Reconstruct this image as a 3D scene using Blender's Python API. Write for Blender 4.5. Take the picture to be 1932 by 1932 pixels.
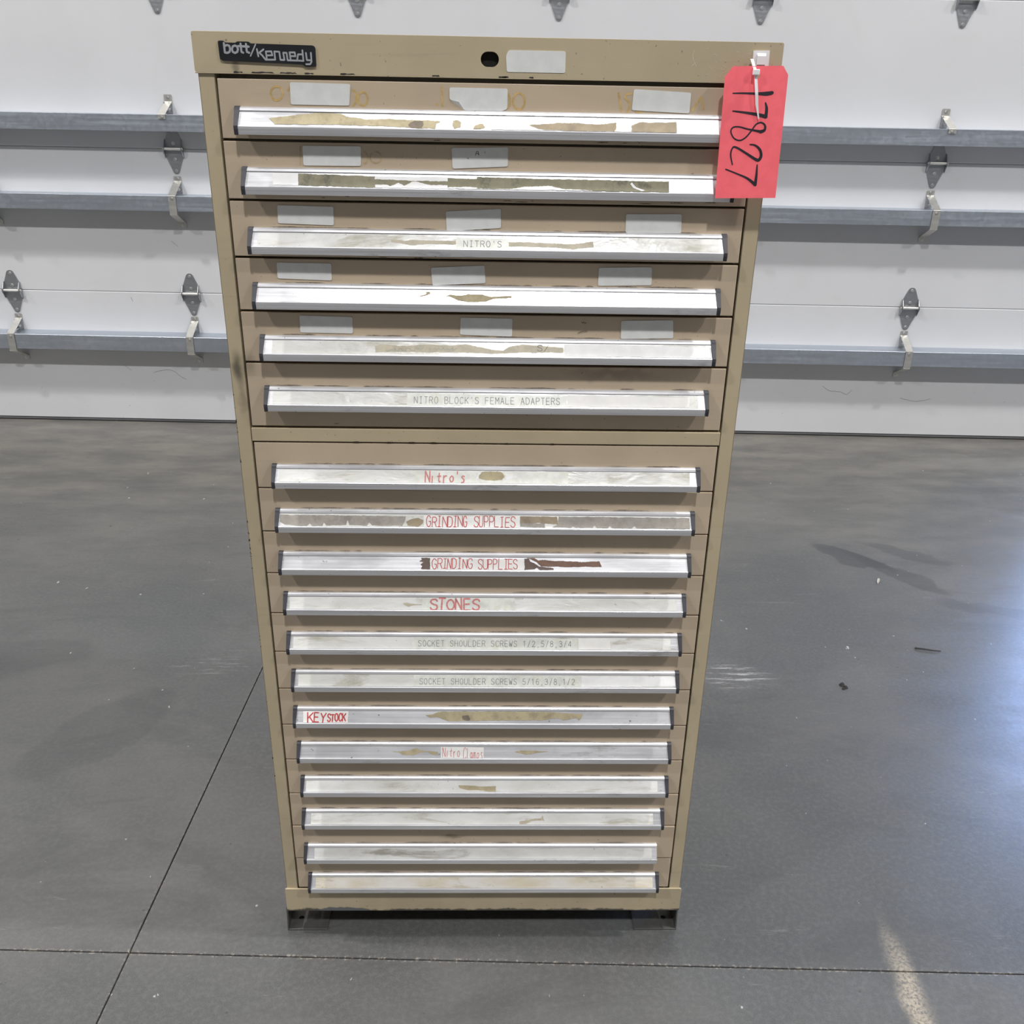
import bpy, math, random
from mathutils import Vector, Euler
from mathutils.geometry import tessellate_polygon
R = math.radians
rnd = random.Random(7)
for o in list(bpy.data.objects): bpy.data.objects.remove(o, do_unlink=True)
SC = bpy.context.scene
COL = SC.collection

# ------------------------------------------------------------------ camera, world, lamps, exposure
cam_d = bpy.data.cameras.new('camera'); cam = bpy.data.objects.new('camera', cam_d); COL.objects.link(cam)
cam.location = (0.00705, -1.34324, 1.50255)
cam.rotation_euler = (R(66.119), R(-0.96923), R(-0.98747))
cam_d.sensor_width = 36; cam_d.sensor_height = 36; cam_d.lens = 36*1747.22/1932
cam_d.clip_start = 0.02; cam_d.clip_end = 100
SC.camera = cam
vs = SC.view_settings
vs.view_transform = 'Standard'; vs.look = 'None'; vs.exposure = 0.04; vs.gamma = 1.0; vs.use_curve_mapping = False

world = bpy.data.worlds.new('world'); SC.world = world; world.use_nodes = True
bg = world.node_tree.nodes['Background']; bg.inputs[0].default_value = (0.36, 0.54, 1.0, 1); bg.inputs[1].default_value = 16.0

LAMP_H = 7.3
LAMPS = []          # (x, y, watts)
for X, P in ((-6.0, 285), (0.4, 300), (6.2, 285)): LAMPS.append((X, -3.85-0.04*X, P, 'far from'))
for X, P in ((-8.2, 230), (-3.9, 265), (3.9, 265), (8.2, 230)): LAMPS.append((X, -0.02-0.07*X, P, 'close to'))

# measured outlines of labels, torn paper and lettering (metres; strips as x, fraction down the strip)
D={'H': [(-0.3361, 0.3354, 1.4913), (-0.3339, 0.3354, 1.4163), (-0.3333, 0.3349, 1.3377), (-0.3343, 0.3338, 1.2617), (-0.3309, 0.3348, 1.1869), (-0.3313, 0.3324, 1.1103), (-0.3312, 0.3321, 0.9862), (-0.3322, 0.3308, 0.9117), (-0.3334, 0.3322, 0.8363), (-0.3319, 0.3308, 0.7621), (-0.3328, 0.3306, 0.6866), (-0.3308, 0.333, 0.6117), (-0.3337, 0.3301, 0.5363), (-0.3329, 0.3323, 0.4608), (-0.3321, 0.3338, 0.3849), (-0.3352, 0.3321, 0.3098), (-0.3371, 0.3257, 0.2282), (-0.335, 0.3352, 0.1534)], 'seams': [1.5247, 1.4501, 1.3734, 1.2966, 1.2213, 1.1457, 1.0458, 1.0208, 0.9454, 0.8708, 0.7956, 0.7208, 0.6457, 0.5712, 0.4956, 0.4196, 0.343, 0.268, 0.1901, 0.114], 'scraps': [(1, 'kraft', [(-0.2903, 0.464), (-0.2804, 0.411), (-0.2623, 0.264), (-0.2459, 0.144), (-0.2294, 0.042), (-0.2128, 0.008), (-0.1961, 0.071), (-0.1893, 0.238), (-0.171, 0.351), (-0.1626, 0.447), (-0.1377, 0.381), (-0.1127, 0.401), (-0.0877, 0.429), (-0.0677, 0.428), (-0.0643, 0.494), (-0.0701, 0.647), (-0.0705, 0.994), (-0.0874, 0.993), (-0.1291, 0.876), (-0.1789, 0.835), (-0.2287, 0.821), (-0.2816, 0.871), (-0.2851, 0.675)]), (1, 'kraftdark', [(-0.1043, 0.592), (-0.0994, 0.475), (-0.0877, 0.447), (-0.0862, 0.706), (-0.0891, 0.968), (-0.1041, 0.939), (-0.1067, 0.768)]), (1, 'kraft', [(-0.0477, 0.409), (-0.041, 0.368), (-0.0368, 0.529), (-0.0375, 0.834), (-0.0458, 0.946), (-0.0484, 0.757)]), (1, 'kraft', [(-0.0192, 0.73), (-0.0126, 0.593), (-0.0084, 0.572), (-0.005, 0.847), (-0.0108, 0.939), (-0.0208, 0.948)]), (1, 'paper', [(0.0027, 0.192), (0.1447, 0.222), (0.1454, 0.425), (0.1682, 0.404), (0.1696, 1.013), (0.0904, 1.046), (0.0482, 1.044), (0.0029, 1.045)]), (1, 'film', [(0.1455, 0.221), (0.2498, 0.18), (0.2498, 0.98), (0.1696, 1.013), (0.1453, 0.832)]), (1, 'brown', [(0.0521, 0.634), (0.0669, 0.58), (0.0905, 0.444), (0.1218, 0.447), (0.1454, 0.507), (0.169, 0.362), (0.1686, 0.77), (0.1664, 1.016), (0.1374, 1.043), (0.0998, 1.037), (0.0873, 0.951), (0.0669, 0.905), (0.0591, 0.75)]), (1, 'brown', [(0.1894, 0.547), (0.2005, 0.292), (0.2163, 0.318), (0.2494, 0.246), (0.2493, 0.98), (0.2159, 0.995), (0.1892, 0.995)]), (2, 'paper', [(-0.2919, 0.006), (-0.2572, 0.077), (-0.2569, 0.915), (-0.2909, 0.885)]), (2, 'olive', [(-0.2572, 0.077), (-0.2251, 0.133), (-0.1542, 0.182), (-0.1524, 0.391), (-0.1528, 0.995), (-0.1919, 0.944), (-0.2564, 0.898)]), (2, 'paper', [(-0.1542, 0.182), (-0.0553, 0.181), (-0.0553, 1.105), (-0.1528, 0.995)]), (2, 'olive', [(-0.1629, 0.483), (-0.1516, 0.39), (-0.1369, 0.419), (-0.1189, 0.446), (-0.0944, 0.467), (-0.0555, 0.459), (-0.0554, 0.728), (-0.078, 0.747), (-0.0944, 0.551), (-0.1026, 0.516), (-0.1138, 0.819), (-0.1221, 0.617), (-0.1334, 0.861), (-0.1383, 0.756), (-0.1595, 0.774)]), (2, 'olive', [(-0.0556, 0.224), (-0.0127, 0.271), (0.0418, 0.225), (0.0418, 1.049), (-0.0125, 1.044), (-0.0553, 1.022)]), (2, 'paper', [(-0.0554, 0.896), (-0.0289, 0.832), (-0.006, 0.922), (0.0202, 0.874), (0.0418, 0.915), (0.0418, 0.965), (0.0202, 1.084), (-0.0125, 0.977), (-0.0554, 0.98)]), (2, 'kraft', [(-0.0159, 0.223), (0.0289, 0.243), (0.0961, 0.243), (0.15, 0.255), (0.1545, 0.366), (0.1409, 0.895), (0.0737, 0.836), (-0.0157, 0.854)]), (2, 'olive', [(-0.0159, 0.143), (0.141, 0.205), (0.2458, 0.231), (0.2458, 1.037), (0.1409, 1.009), (-0.0157, 0.946)]), (2, 'paper', [(0.0289, 0.931), (0.0468, 0.779), (0.0849, 0.678), (0.1005, 0.871), (0.1409, 0.952), (0.1408, 1.044), (-0.0157, 1.026)]), (2, 'paper', [(0.195, 0.332), (0.2005, 0.672), (0.2128, 0.892), (0.2082, 0.93), (0.1971, 0.733), (0.1927, 0.449)]), (3, 'card', [(-0.0441, 0.202), (0.0289, 0.239), (0.0284, 1.01), (-0.0448, 0.973)]), (3, 'tape', [(-0.1355, 0.411), (-0.1227, 0.42), (-0.1153, 0.507), (-0.1081, 0.409), (-0.0807, 0.434), (-0.045, 0.416), (-0.0449, 0.695), (-0.0806, 0.666), (-0.1079, 0.78), (-0.1225, 0.661), (-0.1345, 0.55)]), (3, 'tape', [(0.0285, 0.453), (0.0752, 0.483), (0.1119, 0.548), (0.1303, 0.487), (0.146, 0.335), (0.1472, 0.735), (0.1303, 0.813), (0.1174, 0.915), (0.0935, 0.794), (0.0285, 0.769)]), (4, 'kraft', [(-0.0613, 0.449), (-0.0526, 0.333), (-0.0416, 0.402), (-0.0285, 0.283), (-0.0066, 0.312), (0.0044, 0.458), (0.0339, 0.383), (0.0339, 0.504), (0.0066, 0.621), (-0.0021, 0.792), (-0.0284, 0.853), (-0.0415, 0.764), (-0.0525, 0.497)]), (4, 'kraft', [(-0.0887, 0.171), (-0.0821, 0.145), (-0.0821, 0.298), (-0.0875, 0.412), (-0.0962, 0.505), (-0.0973, 0.44), (-0.0875, 0.324)]), (5, 'tape', [(-0.1638, 0.379), (-0.1494, 0.236), (-0.1292, 0.357), (-0.0846, 0.218), (-0.0511, 0.286), (-0.0332, 0.164), (-0.0197, 0.289), (0.0072, 0.55), (0.0229, 0.596), (0.0318, 0.313), (0.0498, 0.134), (0.0947, 0.273), (0.1104, 0.319), (0.1108, 0.708), (0.061, 0.706), (0.0117, 0.825), (-0.0509, 0.752), (-0.0956, 0.779), (-0.129, 0.778), (-0.1624, 0.843)]), (5, 'tape', [(0.1239, 0.645), (0.1464, 0.498), (0.1531, 0.738), (0.1463, 0.798), (0.1239, 0.734)]), (5, 'paper', [(0.1116, 0.04), (0.3318, 0.182), (0.3311, 1.075), (0.1115, 0.93)]), (6, 'card', [(-0.1193, 0.065), (0.1191, 0.186), (0.1187, 0.997), (-0.1196, 0.953)]), (6, 'whitepaper', [(0.1196, 0.077), (0.3028, 0.193), (0.3024, 0.897), (0.1194, 0.946)]), (7, 'card', [(-0.1115, 0.043), (0.1242, 0.099), (0.1263, 0.197), (0.1255, 0.984), (-0.1111, 0.945)]), (7, 'kraft', [(-0.0078, 0.126), (0.0004, 0.077), (0.0167, 0.069), (0.0235, 0.145), (0.0283, 0.405), (0.0236, 0.702), (0.0127, 0.772), (-0.0008, 0.759), (-0.0117, 0.62), (-0.0131, 0.391)]), (7, 'paper', [(-0.0132, 0.129), (-0.0077, 0.159), (-0.0118, 0.358), (-0.0137, 0.653), (-0.0171, 0.589), (-0.0145, 0.392)]), (7, 'paper', [(0.0249, 0.275), (0.0276, 0.504), (0.0357, 0.402), (0.0398, 0.203), (0.0405, 0.432), (0.0493, 0.494), (0.0398, 0.564), (0.0358, 0.664), (0.0303, 0.699)]), (8, 'grey', [(-0.3243, 0.148), (-0.2353, 0.146), (-0.1267, 0.184), (-0.1289, 0.59), (-0.1323, 0.939), (-0.1456, 0.886), (-0.1624, 0.927), (-0.1793, 0.899), (-0.1843, 0.67), (-0.1877, 0.937), (-0.2154, 0.879), (-0.2186, 0.51), (-0.2202, 0.881), (-0.2515, 0.927), (-0.2553, 0.698), (-0.2574, 0.964), (-0.273, 0.97), (-0.2775, 0.788), (-0.2814, 0.974), (-0.3163, 0.895), (-0.3237, 0.667)]), (8, 'brown', [(-0.1264, 0.589), (-0.1193, 0.413), (-0.1085, 0.293), (-0.0999, 0.463), (-0.0998, 0.695), (-0.1081, 0.987), (-0.1239, 0.878)]), (8, 'whitepaper', [(-0.0989, 0.115), (0.0527, 0.147), (0.0522, 1.006), (-0.0985, 1.018)]), (8, 'brown', [(0.0532, 0.112), (0.1111, 0.123), (0.1134, 0.704), (0.0794, 0.601), (0.0673, 0.687), (0.0532, 0.658)]), (8, 'grey', [(0.0532, 0.658), (0.0916, 0.643), (0.092, 0.944), (0.0532, 0.89)]), (8, 'grey', [(0.1137, 0.114), (0.3214, 0.147), (0.3221, 0.986), (0.2964, 0.973), (0.2378, 0.937), (0.2342, 0.741), (0.2305, 0.94), (0.1988, 0.952), (0.1952, 0.779), (0.1915, 0.967), (0.1745, 0.938), (0.1709, 0.754), (0.1672, 0.93), (0.1404, 0.917), (0.1368, 0.825), (0.1331, 0.954), (0.1039, 0.873), (0.1137, 0.695)]), (9, 'darkbrown', [(-0.1052, 0.11), (-0.0906, 0.105), (-0.0902, 0.968), (-0.1049, 0.947), (-0.1023, 0.721), (-0.1059, 0.596), (-0.1007, 0.427), (-0.1078, 0.346), (-0.1034, 0.26)]), (9, 'whitepaper', [(-0.0902, 0.13), (0.061, 0.161), (0.0607, 0.976), (-0.0899, 0.967)]), (9, 'darkbrown', [(0.0615, 0.119), (0.069, 0.099), (0.0707, 0.326), (0.0778, 0.45), (0.0849, 0.699), (0.1079, 0.817), (0.1088, 0.943), (0.0867, 0.967), (0.0814, 0.784), (0.0778, 0.911), (0.0615, 0.975)]), (9, 'rust', [(0.0654, 0.05), (0.0778, 0.046), (0.084, 0.237), (0.0956, 0.191), (0.1133, 0.269), (0.1346, 0.279), (0.1577, 0.338), (0.1826, 0.262), (0.1864, 0.69), (0.1665, 0.671), (0.131, 0.725), (0.1097, 0.691), (0.0885, 0.681), (0.0814, 0.364)]), (10, 'card', [(-0.1045, 0.042), (0.0473, 0.013), (0.0474, 0.98), (-0.1041, 1.001)]), (10, 'tape', [(-0.1364, 0.482), (-0.1294, 0.452), (-0.1212, 0.533), (-0.1054, 0.539), (-0.1054, 0.627), (-0.1188, 0.642), (-0.1269, 0.782), (-0.134, 0.619)]), (11, 'card', [(-0.1233, 0.079), (0.1553, 0.141), (0.1551, 0.993), (-0.1236, 0.983)]), (11, 'whitepaper', [(0.1558, 0.102), (0.2094, 0.088), (0.2092, 0.942), (0.1556, 0.954)]), (12, 'card', [(-0.1228, 0.044), (0.1638, 0.141), (0.1636, 1.027), (-0.1226, 0.958)]), (12, 'paper', [(0.1643, 0.102), (0.3502, 0.142), (0.3497, 0.85), (0.1641, 1.004)]), (13, 'whitepaper', [(-0.3161, 0.076), (-0.2376, 0.063), (-0.2387, 1.089), (-0.3151, 1.075)]), (13, 'kraft', [(-0.1045, 0.355), (-0.0923, 0.315), (-0.0815, 0.1), (-0.0516, 0.057), (0.0165, 0.046), (0.1094, 0.068), (0.1477, 0.188), (0.171, 0.222), (0.164, 0.751), (0.1586, 0.526), (0.1367, 0.755), (0.1258, 0.569), (0.0984, 0.736), (0.0166, 0.774), (-0.0649, 0.849), (-0.0814, 0.539), (-0.0977, 0.542)]), (13, 'kraftdark', [(-0.0406, 0.432), (-0.0297, 0.343), (-0.0256, 0.718), (-0.0296, 0.806), (-0.0392, 0.72)]), (14, 'whitepaper', [(-0.0785, 0.076), (-0.0022, 0.117), (-0.0026, 1.107), (-0.0782, 1.052)]), (14, 'kraft', [(-0.1655, 0.467), (-0.1379, 0.426), (-0.1214, 0.17), (-0.1158, 0.36), (-0.1019, 0.422), (-0.0839, 0.483), (-0.0852, 0.762), (-0.0935, 0.712), (-0.1019, 0.485), (-0.1157, 0.55), (-0.1267, 0.767), (-0.146, 0.718), (-0.1517, 0.554)]), (14, 'kraft', [(0.052, 0.466), (0.0645, 0.338), (0.0896, 0.36), (0.1118, 0.434), (0.0896, 0.564), (0.0729, 0.693), (0.0632, 0.592)]), (15, 'kraft', [(-0.0483, 0.44), (-0.0344, 0.439), (-0.0066, 0.525), (0.0203, 0.497), (0.0198, 0.977), (-0.0066, 0.853), (-0.0315, 0.817), (-0.0454, 0.654)]), (16, 'tape', [(0.0644, 0.715), (0.0814, 0.612), (0.0871, 0.509), (0.1041, 0.457), (0.1069, 0.201), (0.1103, 0.675), (0.1041, 0.636), (0.0871, 0.676), (0.0757, 0.931), (0.0638, 0.932)])], 'texts': [(3, "NITRO'S", 'typed', -0.0341, 0.0183, 0.412, 0.842), (6, "NITRO BLOCK'S FEMALE ADAPTERS", 'typed', -0.1088, 0.1082, 0.332, 0.816), (11, 'SOCKET SHOULDER SCREWS 1/2,5/8,3/4', 'typed', -0.1127, 0.1436, 0.307, 0.764), (12, 'SOCKET SHOULDER SCREWS 5/16,3/8,1/2', 'typed', -0.1122, 0.1525, 0.333, 0.795), (7, "Nitro's", 'marker', -0.0946, -0.0324, 0.085, 0.914), (8, 'GRINDING SUPPLIES', 'marker', -0.094, 0.0444, 0.149, 0.95), (9, 'GRINDING SUPPLIES', 'marker', -0.087, 0.0509, 0.147, 0.916), (10, 'STONES', 'marker', -0.0914, -0.0113, 0.134, 0.974), (13, 'KEY', 'marker', -0.307, -0.2776, 0.166, 0.949), (13, 'STOCK', 'marker', -0.2734, -0.2427, 0.287, 0.881), (5, 'S/', 'pen', 0.0727, 0.0883, 0.186, 0.609), (14, 'Nitro', 'pen', -0.075, -0.0449, 0.049, 0.887), (14, 'Clamps', 'pen', -0.0388, -0.0044, 0.152, 1.012)], 'plate': [(-0.349, 1.5682), (-0.3416, 1.5685), (-0.34, 1.5663), (-0.326, 1.5662), (-0.3247, 1.5678), (-0.3092, 1.5678), (-0.3075, 1.5658), (-0.2269, 1.5648), (-0.2246, 1.5624), (-0.2247, 1.5403), (-0.2389, 1.5396), (-0.2418, 1.5424), (-0.3453, 1.5452), (-0.3483, 1.5469)], 'logo': [[(-0.3412, 1.5655), (-0.341, 1.5547)], [(-0.341, 1.5547), (-0.3388, 1.5543), (-0.3373, 1.5544), (-0.3349, 1.5555), (-0.3338, 1.5587), (-0.3345, 1.5625), (-0.3372, 1.5634), (-0.3408, 1.5621)], [(-0.3273, 1.5629), (-0.3248, 1.562), (-0.3238, 1.5589), (-0.3249, 1.5557), (-0.328, 1.5543), (-0.3309, 1.5556), (-0.3315, 1.5587), (-0.3302, 1.5619), (-0.3273, 1.5629)], [(-0.3199, 1.5652), (-0.3197, 1.5558), (-0.3175, 1.5548)], [(-0.3229, 1.5624), (-0.3098, 1.5619)], [(-0.313, 1.565), (-0.3127, 1.5559), (-0.3097, 1.5548)], [(-0.2996, 1.5593), (-0.2984, 1.5509)], [(-0.2911, 1.5591), (-0.2969, 1.5552), (-0.2933, 1.5521), (-0.2894, 1.5472), (-0.2771, 1.5474), (-0.2774, 1.5569), (-0.2711, 1.5567), (-0.2703, 1.5473), (-0.2652, 1.5473), (-0.2661, 1.5557), (-0.2618, 1.5556), (-0.2611, 1.547), (-0.2489, 1.5468), (-0.2485, 1.547)], [(-0.2874, 1.5522), (-0.2804, 1.5525), (-0.2812, 1.557), (-0.2883, 1.5567), (-0.2878, 1.5483)], [(-0.2575, 1.552), (-0.2508, 1.5519), (-0.2513, 1.5563), (-0.2579, 1.5562), (-0.2572, 1.5474)], [(-0.2413, 1.5589), (-0.2408, 1.5466), (-0.2489, 1.547), (-0.2472, 1.5541), (-0.2413, 1.5542)], [(-0.2369, 1.5559), (-0.2363, 1.5476), (-0.2313, 1.5475)], [(-0.2306, 1.5562), (-0.2304, 1.5458), (-0.2324, 1.5429), (-0.2375, 1.5428)]], 'slash': [(-0.3008, 1.5647), (-0.3085, 1.5511)], 'tag': [(0.3159, -0.018, 1.5498), (0.3809, -0.018, 1.5514), (0.3885, -0.0188, 1.5408), (0.3886, -0.0299, 1.3897), (0.3065, -0.03, 1.388), (0.3061, -0.019, 1.5371)], 'hole': [(0.3483, -0.0188, 1.5395)], 'digits': [([(0.3184, -0.0204, 1.5179), (0.3318, -0.0204, 1.5182), (0.3486, -0.0205, 1.518), (0.3621, -0.0205, 1.5181), (0.3698, -0.0204, 1.5193)], (0.001, 0.0014, 0.002, 0.0035, 0.003)), ([(0.3203, -0.0221, 1.4966), (0.3341, -0.0222, 1.4953), (0.3512, -0.0224, 1.4932), (0.3645, -0.0226, 1.4906)], (0.0012, 0.0018, 0.0026, 0.0034)), ([(0.3645, -0.0226, 1.4906), (0.3646, -0.0219, 1.5001), (0.3623, -0.0213, 1.5072)], (0.003, 0.0026, 0.0012)), ([(0.3597, -0.0239, 1.4721), (0.3646, -0.0238, 1.4743), (0.3645, -0.0234, 1.48), (0.3591, -0.0231, 1.4833), (0.3525, -0.0233, 1.4808), (0.3471, -0.0239, 1.4729), (0.3406, -0.0244, 1.465), (0.333, -0.0247, 1.461), (0.3248, -0.0245, 1.4637), (0.3201, -0.0239, 1.4715), (0.3224, -0.0235, 1.4767), (0.3302, -0.0235, 1.4776), (0.3418, -0.0237, 1.4751), (0.3556, -0.0239, 1.4729), (0.3597, -0.0239, 1.4721)], (0.003, 0.0024, 0.0018, 0.0014, 0.0013, 0.0013, 0.0013, 0.0013, 0.0013, 0.0013, 0.0013, 0.0013, 0.0014, 0.002, 0.003)), ([(0.3472, -0.0251, 1.4562), (0.3541, -0.0252, 1.4553), (0.3609, -0.0255, 1.4501), (0.3634, -0.0261, 1.4428), (0.3611, -0.0265, 1.4375), (0.3565, -0.0264, 1.4379), (0.3425, -0.0259, 1.4456), (0.3293, -0.0254, 1.4523), (0.3243, -0.0254, 1.4517), (0.3225, -0.026, 1.4432), (0.3259, -0.0269, 1.4311)], (0.0012, 0.0017, 0.0024, 0.0026, 0.0028, 0.0026, 0.002, 0.0018, 0.0014, 0.0014, 0.0012)), ([(0.3177, -0.0273, 1.4249), (0.3337, -0.0277, 1.4194), (0.3481, -0.0282, 1.4138), (0.3592, -0.0287, 1.4062)], (0.0012, 0.0014, 0.002, 0.003)), ([(0.3592, -0.0287, 1.4062), (0.3597, -0.0279, 1.4182), (0.3593, -0.0269, 1.4311)], (0.003, 0.0022, 0.0012))], 'tie': [(0.3416, -0.0173, 1.5591), (0.3438, -0.0184, 1.5453), (0.3454, -0.0189, 1.5383), (0.3483, -0.0205, 1.5181), (0.3502, -0.0215, 1.5049), (0.3546, -0.0228, 1.4876)], 'tiehead': [(0.3449, -0.0186, 1.5431)], 'mount': [(0.3435, 1.569), (0.3647, 1.5694), (0.3655, 1.5461), (0.3441, 1.5457)], 'ghost1': [[(-0.2718, 1.5078), (-0.2727, 1.5045), (-0.2746, 1.5018), (-0.2774, 1.4999), (-0.2805, 1.4992), (-0.2834, 1.4998), (-0.2859, 1.5016), (-0.2874, 1.5043), (-0.2877, 1.5075), (-0.2868, 1.5108), (-0.2848, 1.5136), (-0.2821, 1.5154), (-0.279, 1.5161), (-0.276, 1.5156), (-0.2736, 1.5138), (-0.2721, 1.511), (-0.2718, 1.5078)], [(-0.1798, 1.513), (-0.1789, 1.5129), (-0.178, 1.5124), (-0.1773, 1.5115), (-0.1766, 1.5104), (-0.1761, 1.509), (-0.1758, 1.5075), (-0.1756, 1.5058), (-0.1756, 1.504), (-0.1758, 1.5022), (-0.1761, 1.5005), (-0.1766, 1.4989), (-0.1773, 1.4975), (-0.1781, 1.4963), (-0.1789, 1.4955), (-0.1798, 1.4949), (-0.1807, 1.4947)], [(-0.1607, 1.5032), (-0.1613, 1.4999), (-0.1628, 1.4972), (-0.165, 1.4953), (-0.1674, 1.4947), (-0.1698, 1.4953), (-0.1718, 1.497), (-0.173, 1.4997), (-0.1733, 1.503), (-0.1727, 1.5062), (-0.1712, 1.5089), (-0.169, 1.5107), (-0.1666, 1.5114), (-0.1642, 1.5108), (-0.1623, 1.5091), (-0.161, 1.5064), (-0.1607, 1.5032)], [(-0.0697, 1.4978), (-0.0684, 1.4972)], [(-0.0627, 1.5193), (-0.0622, 1.4964)], [(-0.2614, 1.5158), (-0.2651, 1.5113)], [(0.0471, 1.5036), (0.0466, 1.4998), (0.045, 1.4965), (0.0425, 1.4943), (0.0395, 1.4935), (0.0365, 1.4942), (0.0339, 1.4963), (0.0321, 1.4995), (0.0315, 1.5034), (0.032, 1.5072), (0.0336, 1.5105), (0.0361, 1.5127), (0.0391, 1.5135), (0.0421, 1.5128), (0.0447, 1.5107), (0.0464, 1.5075), (0.0471, 1.5036)], [(0.0242, 1.5124), (0.0249, 1.512), (0.0255, 1.5114), (0.0261, 1.5105), (0.0265, 1.5095), (0.027, 1.5083), (0.0273, 1.5069), (0.0275, 1.5055), (0.0275, 1.504), (0.0275, 1.5025), (0.0274, 1.5011), (0.0271, 1.4997), (0.0267, 1.4985), (0.0263, 1.4974), (0.0257, 1.4965), (0.0251, 1.4959), (0.0244, 1.4955)], [(0.1711, 1.5157), (0.1736, 1.5058), (0.1765, 1.4936)], [(0.1884, 1.5153), (0.1814, 1.5145), (0.1793, 1.5109), (0.1843, 1.5067), (0.1877, 1.5017), (0.1837, 1.4923)], [(0.2711, 1.4959), (0.2812, 1.5133), (0.286, 1.4976)], [(0.1962, 1.4932), (0.2033, 1.493)]], 'ghost2': [[(-0.2535, 1.4427), (-0.2553, 1.4198)], [(-0.1685, 1.4377), (-0.1675, 1.4376), (-0.1666, 1.4372), (-0.1658, 1.4365), (-0.1651, 1.4356), (-0.1646, 1.4345), (-0.1642, 1.4333), (-0.164, 1.4319), (-0.1639, 1.4305), (-0.1641, 1.429), (-0.1644, 1.4276), (-0.1649, 1.4264), (-0.1656, 1.4252), (-0.1664, 1.4243), (-0.1673, 1.4236), (-0.1682, 1.4232), (-0.1692, 1.423)], [(-0.1452, 1.4311), (-0.1459, 1.4284), (-0.1477, 1.426), (-0.1503, 1.4245), (-0.1533, 1.4239), (-0.1563, 1.4244), (-0.1587, 1.4259), (-0.1603, 1.4281), (-0.1608, 1.4308), (-0.1601, 1.4335), (-0.1583, 1.4358), (-0.1557, 1.4374), (-0.1527, 1.438), (-0.1497, 1.4375), (-0.1473, 1.436), (-0.1457, 1.4337), (-0.1452, 1.4311)]], 'scratch': [[(0.2668, 1.5681), (0.2646, 1.5631), (0.2658, 1.5575), (0.2708, 1.5495)], [(0.2696, 1.5539), (0.2651, 1.55)], [(0.3262, 1.5661), (0.3211, 1.5678)], [(0.3185, 1.5541), (0.3243, 1.5523)]], 'marks2': [[(-0.0181, 1.4355), (-0.017, 1.4401), (-0.0146, 1.4408), (-0.0134, 1.4359), (-0.0149, 1.4382), (-0.0175, 1.4377)], [(-0.0056, 1.4406), (-0.0051, 1.4388)], [(-0.0293, 1.4319), (-0.0273, 1.4314)]], 'marks5': [[(0.1319, 1.1952), (0.1372, 1.1976), (0.1453, 1.1984)], [(0.1366, 1.2115), (0.1385, 1.2098), (0.1393, 1.2116), (0.1416, 1.2094), (0.1433, 1.2107)]], 'scrib': [[(-0.148, 0.679), (-0.1442, 0.743), (-0.1396, 0.629), (-0.1353, 0.693), (-0.1345, 0.493), (-0.1333, 0.703), (-0.129, 0.7), (-0.1287, 0.556), (-0.1251, 0.532), (-0.1241, 0.686), (-0.1183, 0.705), (-0.118, 0.505), (-0.1131, 0.524), (-0.1112, 0.678), (-0.1063, 0.686), (-0.1053, 0.531), (-0.099, 0.516), (-0.0974, 0.659), (-0.0935, 0.468)], [(-0.0756, 0.457), (-0.0744, 0.656), (-0.0711, 0.476), (-0.0677, 0.629), (-0.0644, 0.45), (-0.0621, 0.648), (-0.0588, 0.469), (-0.0554, 0.622), (-0.051, 0.442), (-0.0498, 0.618), (-0.0448, 0.46)]]}

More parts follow.
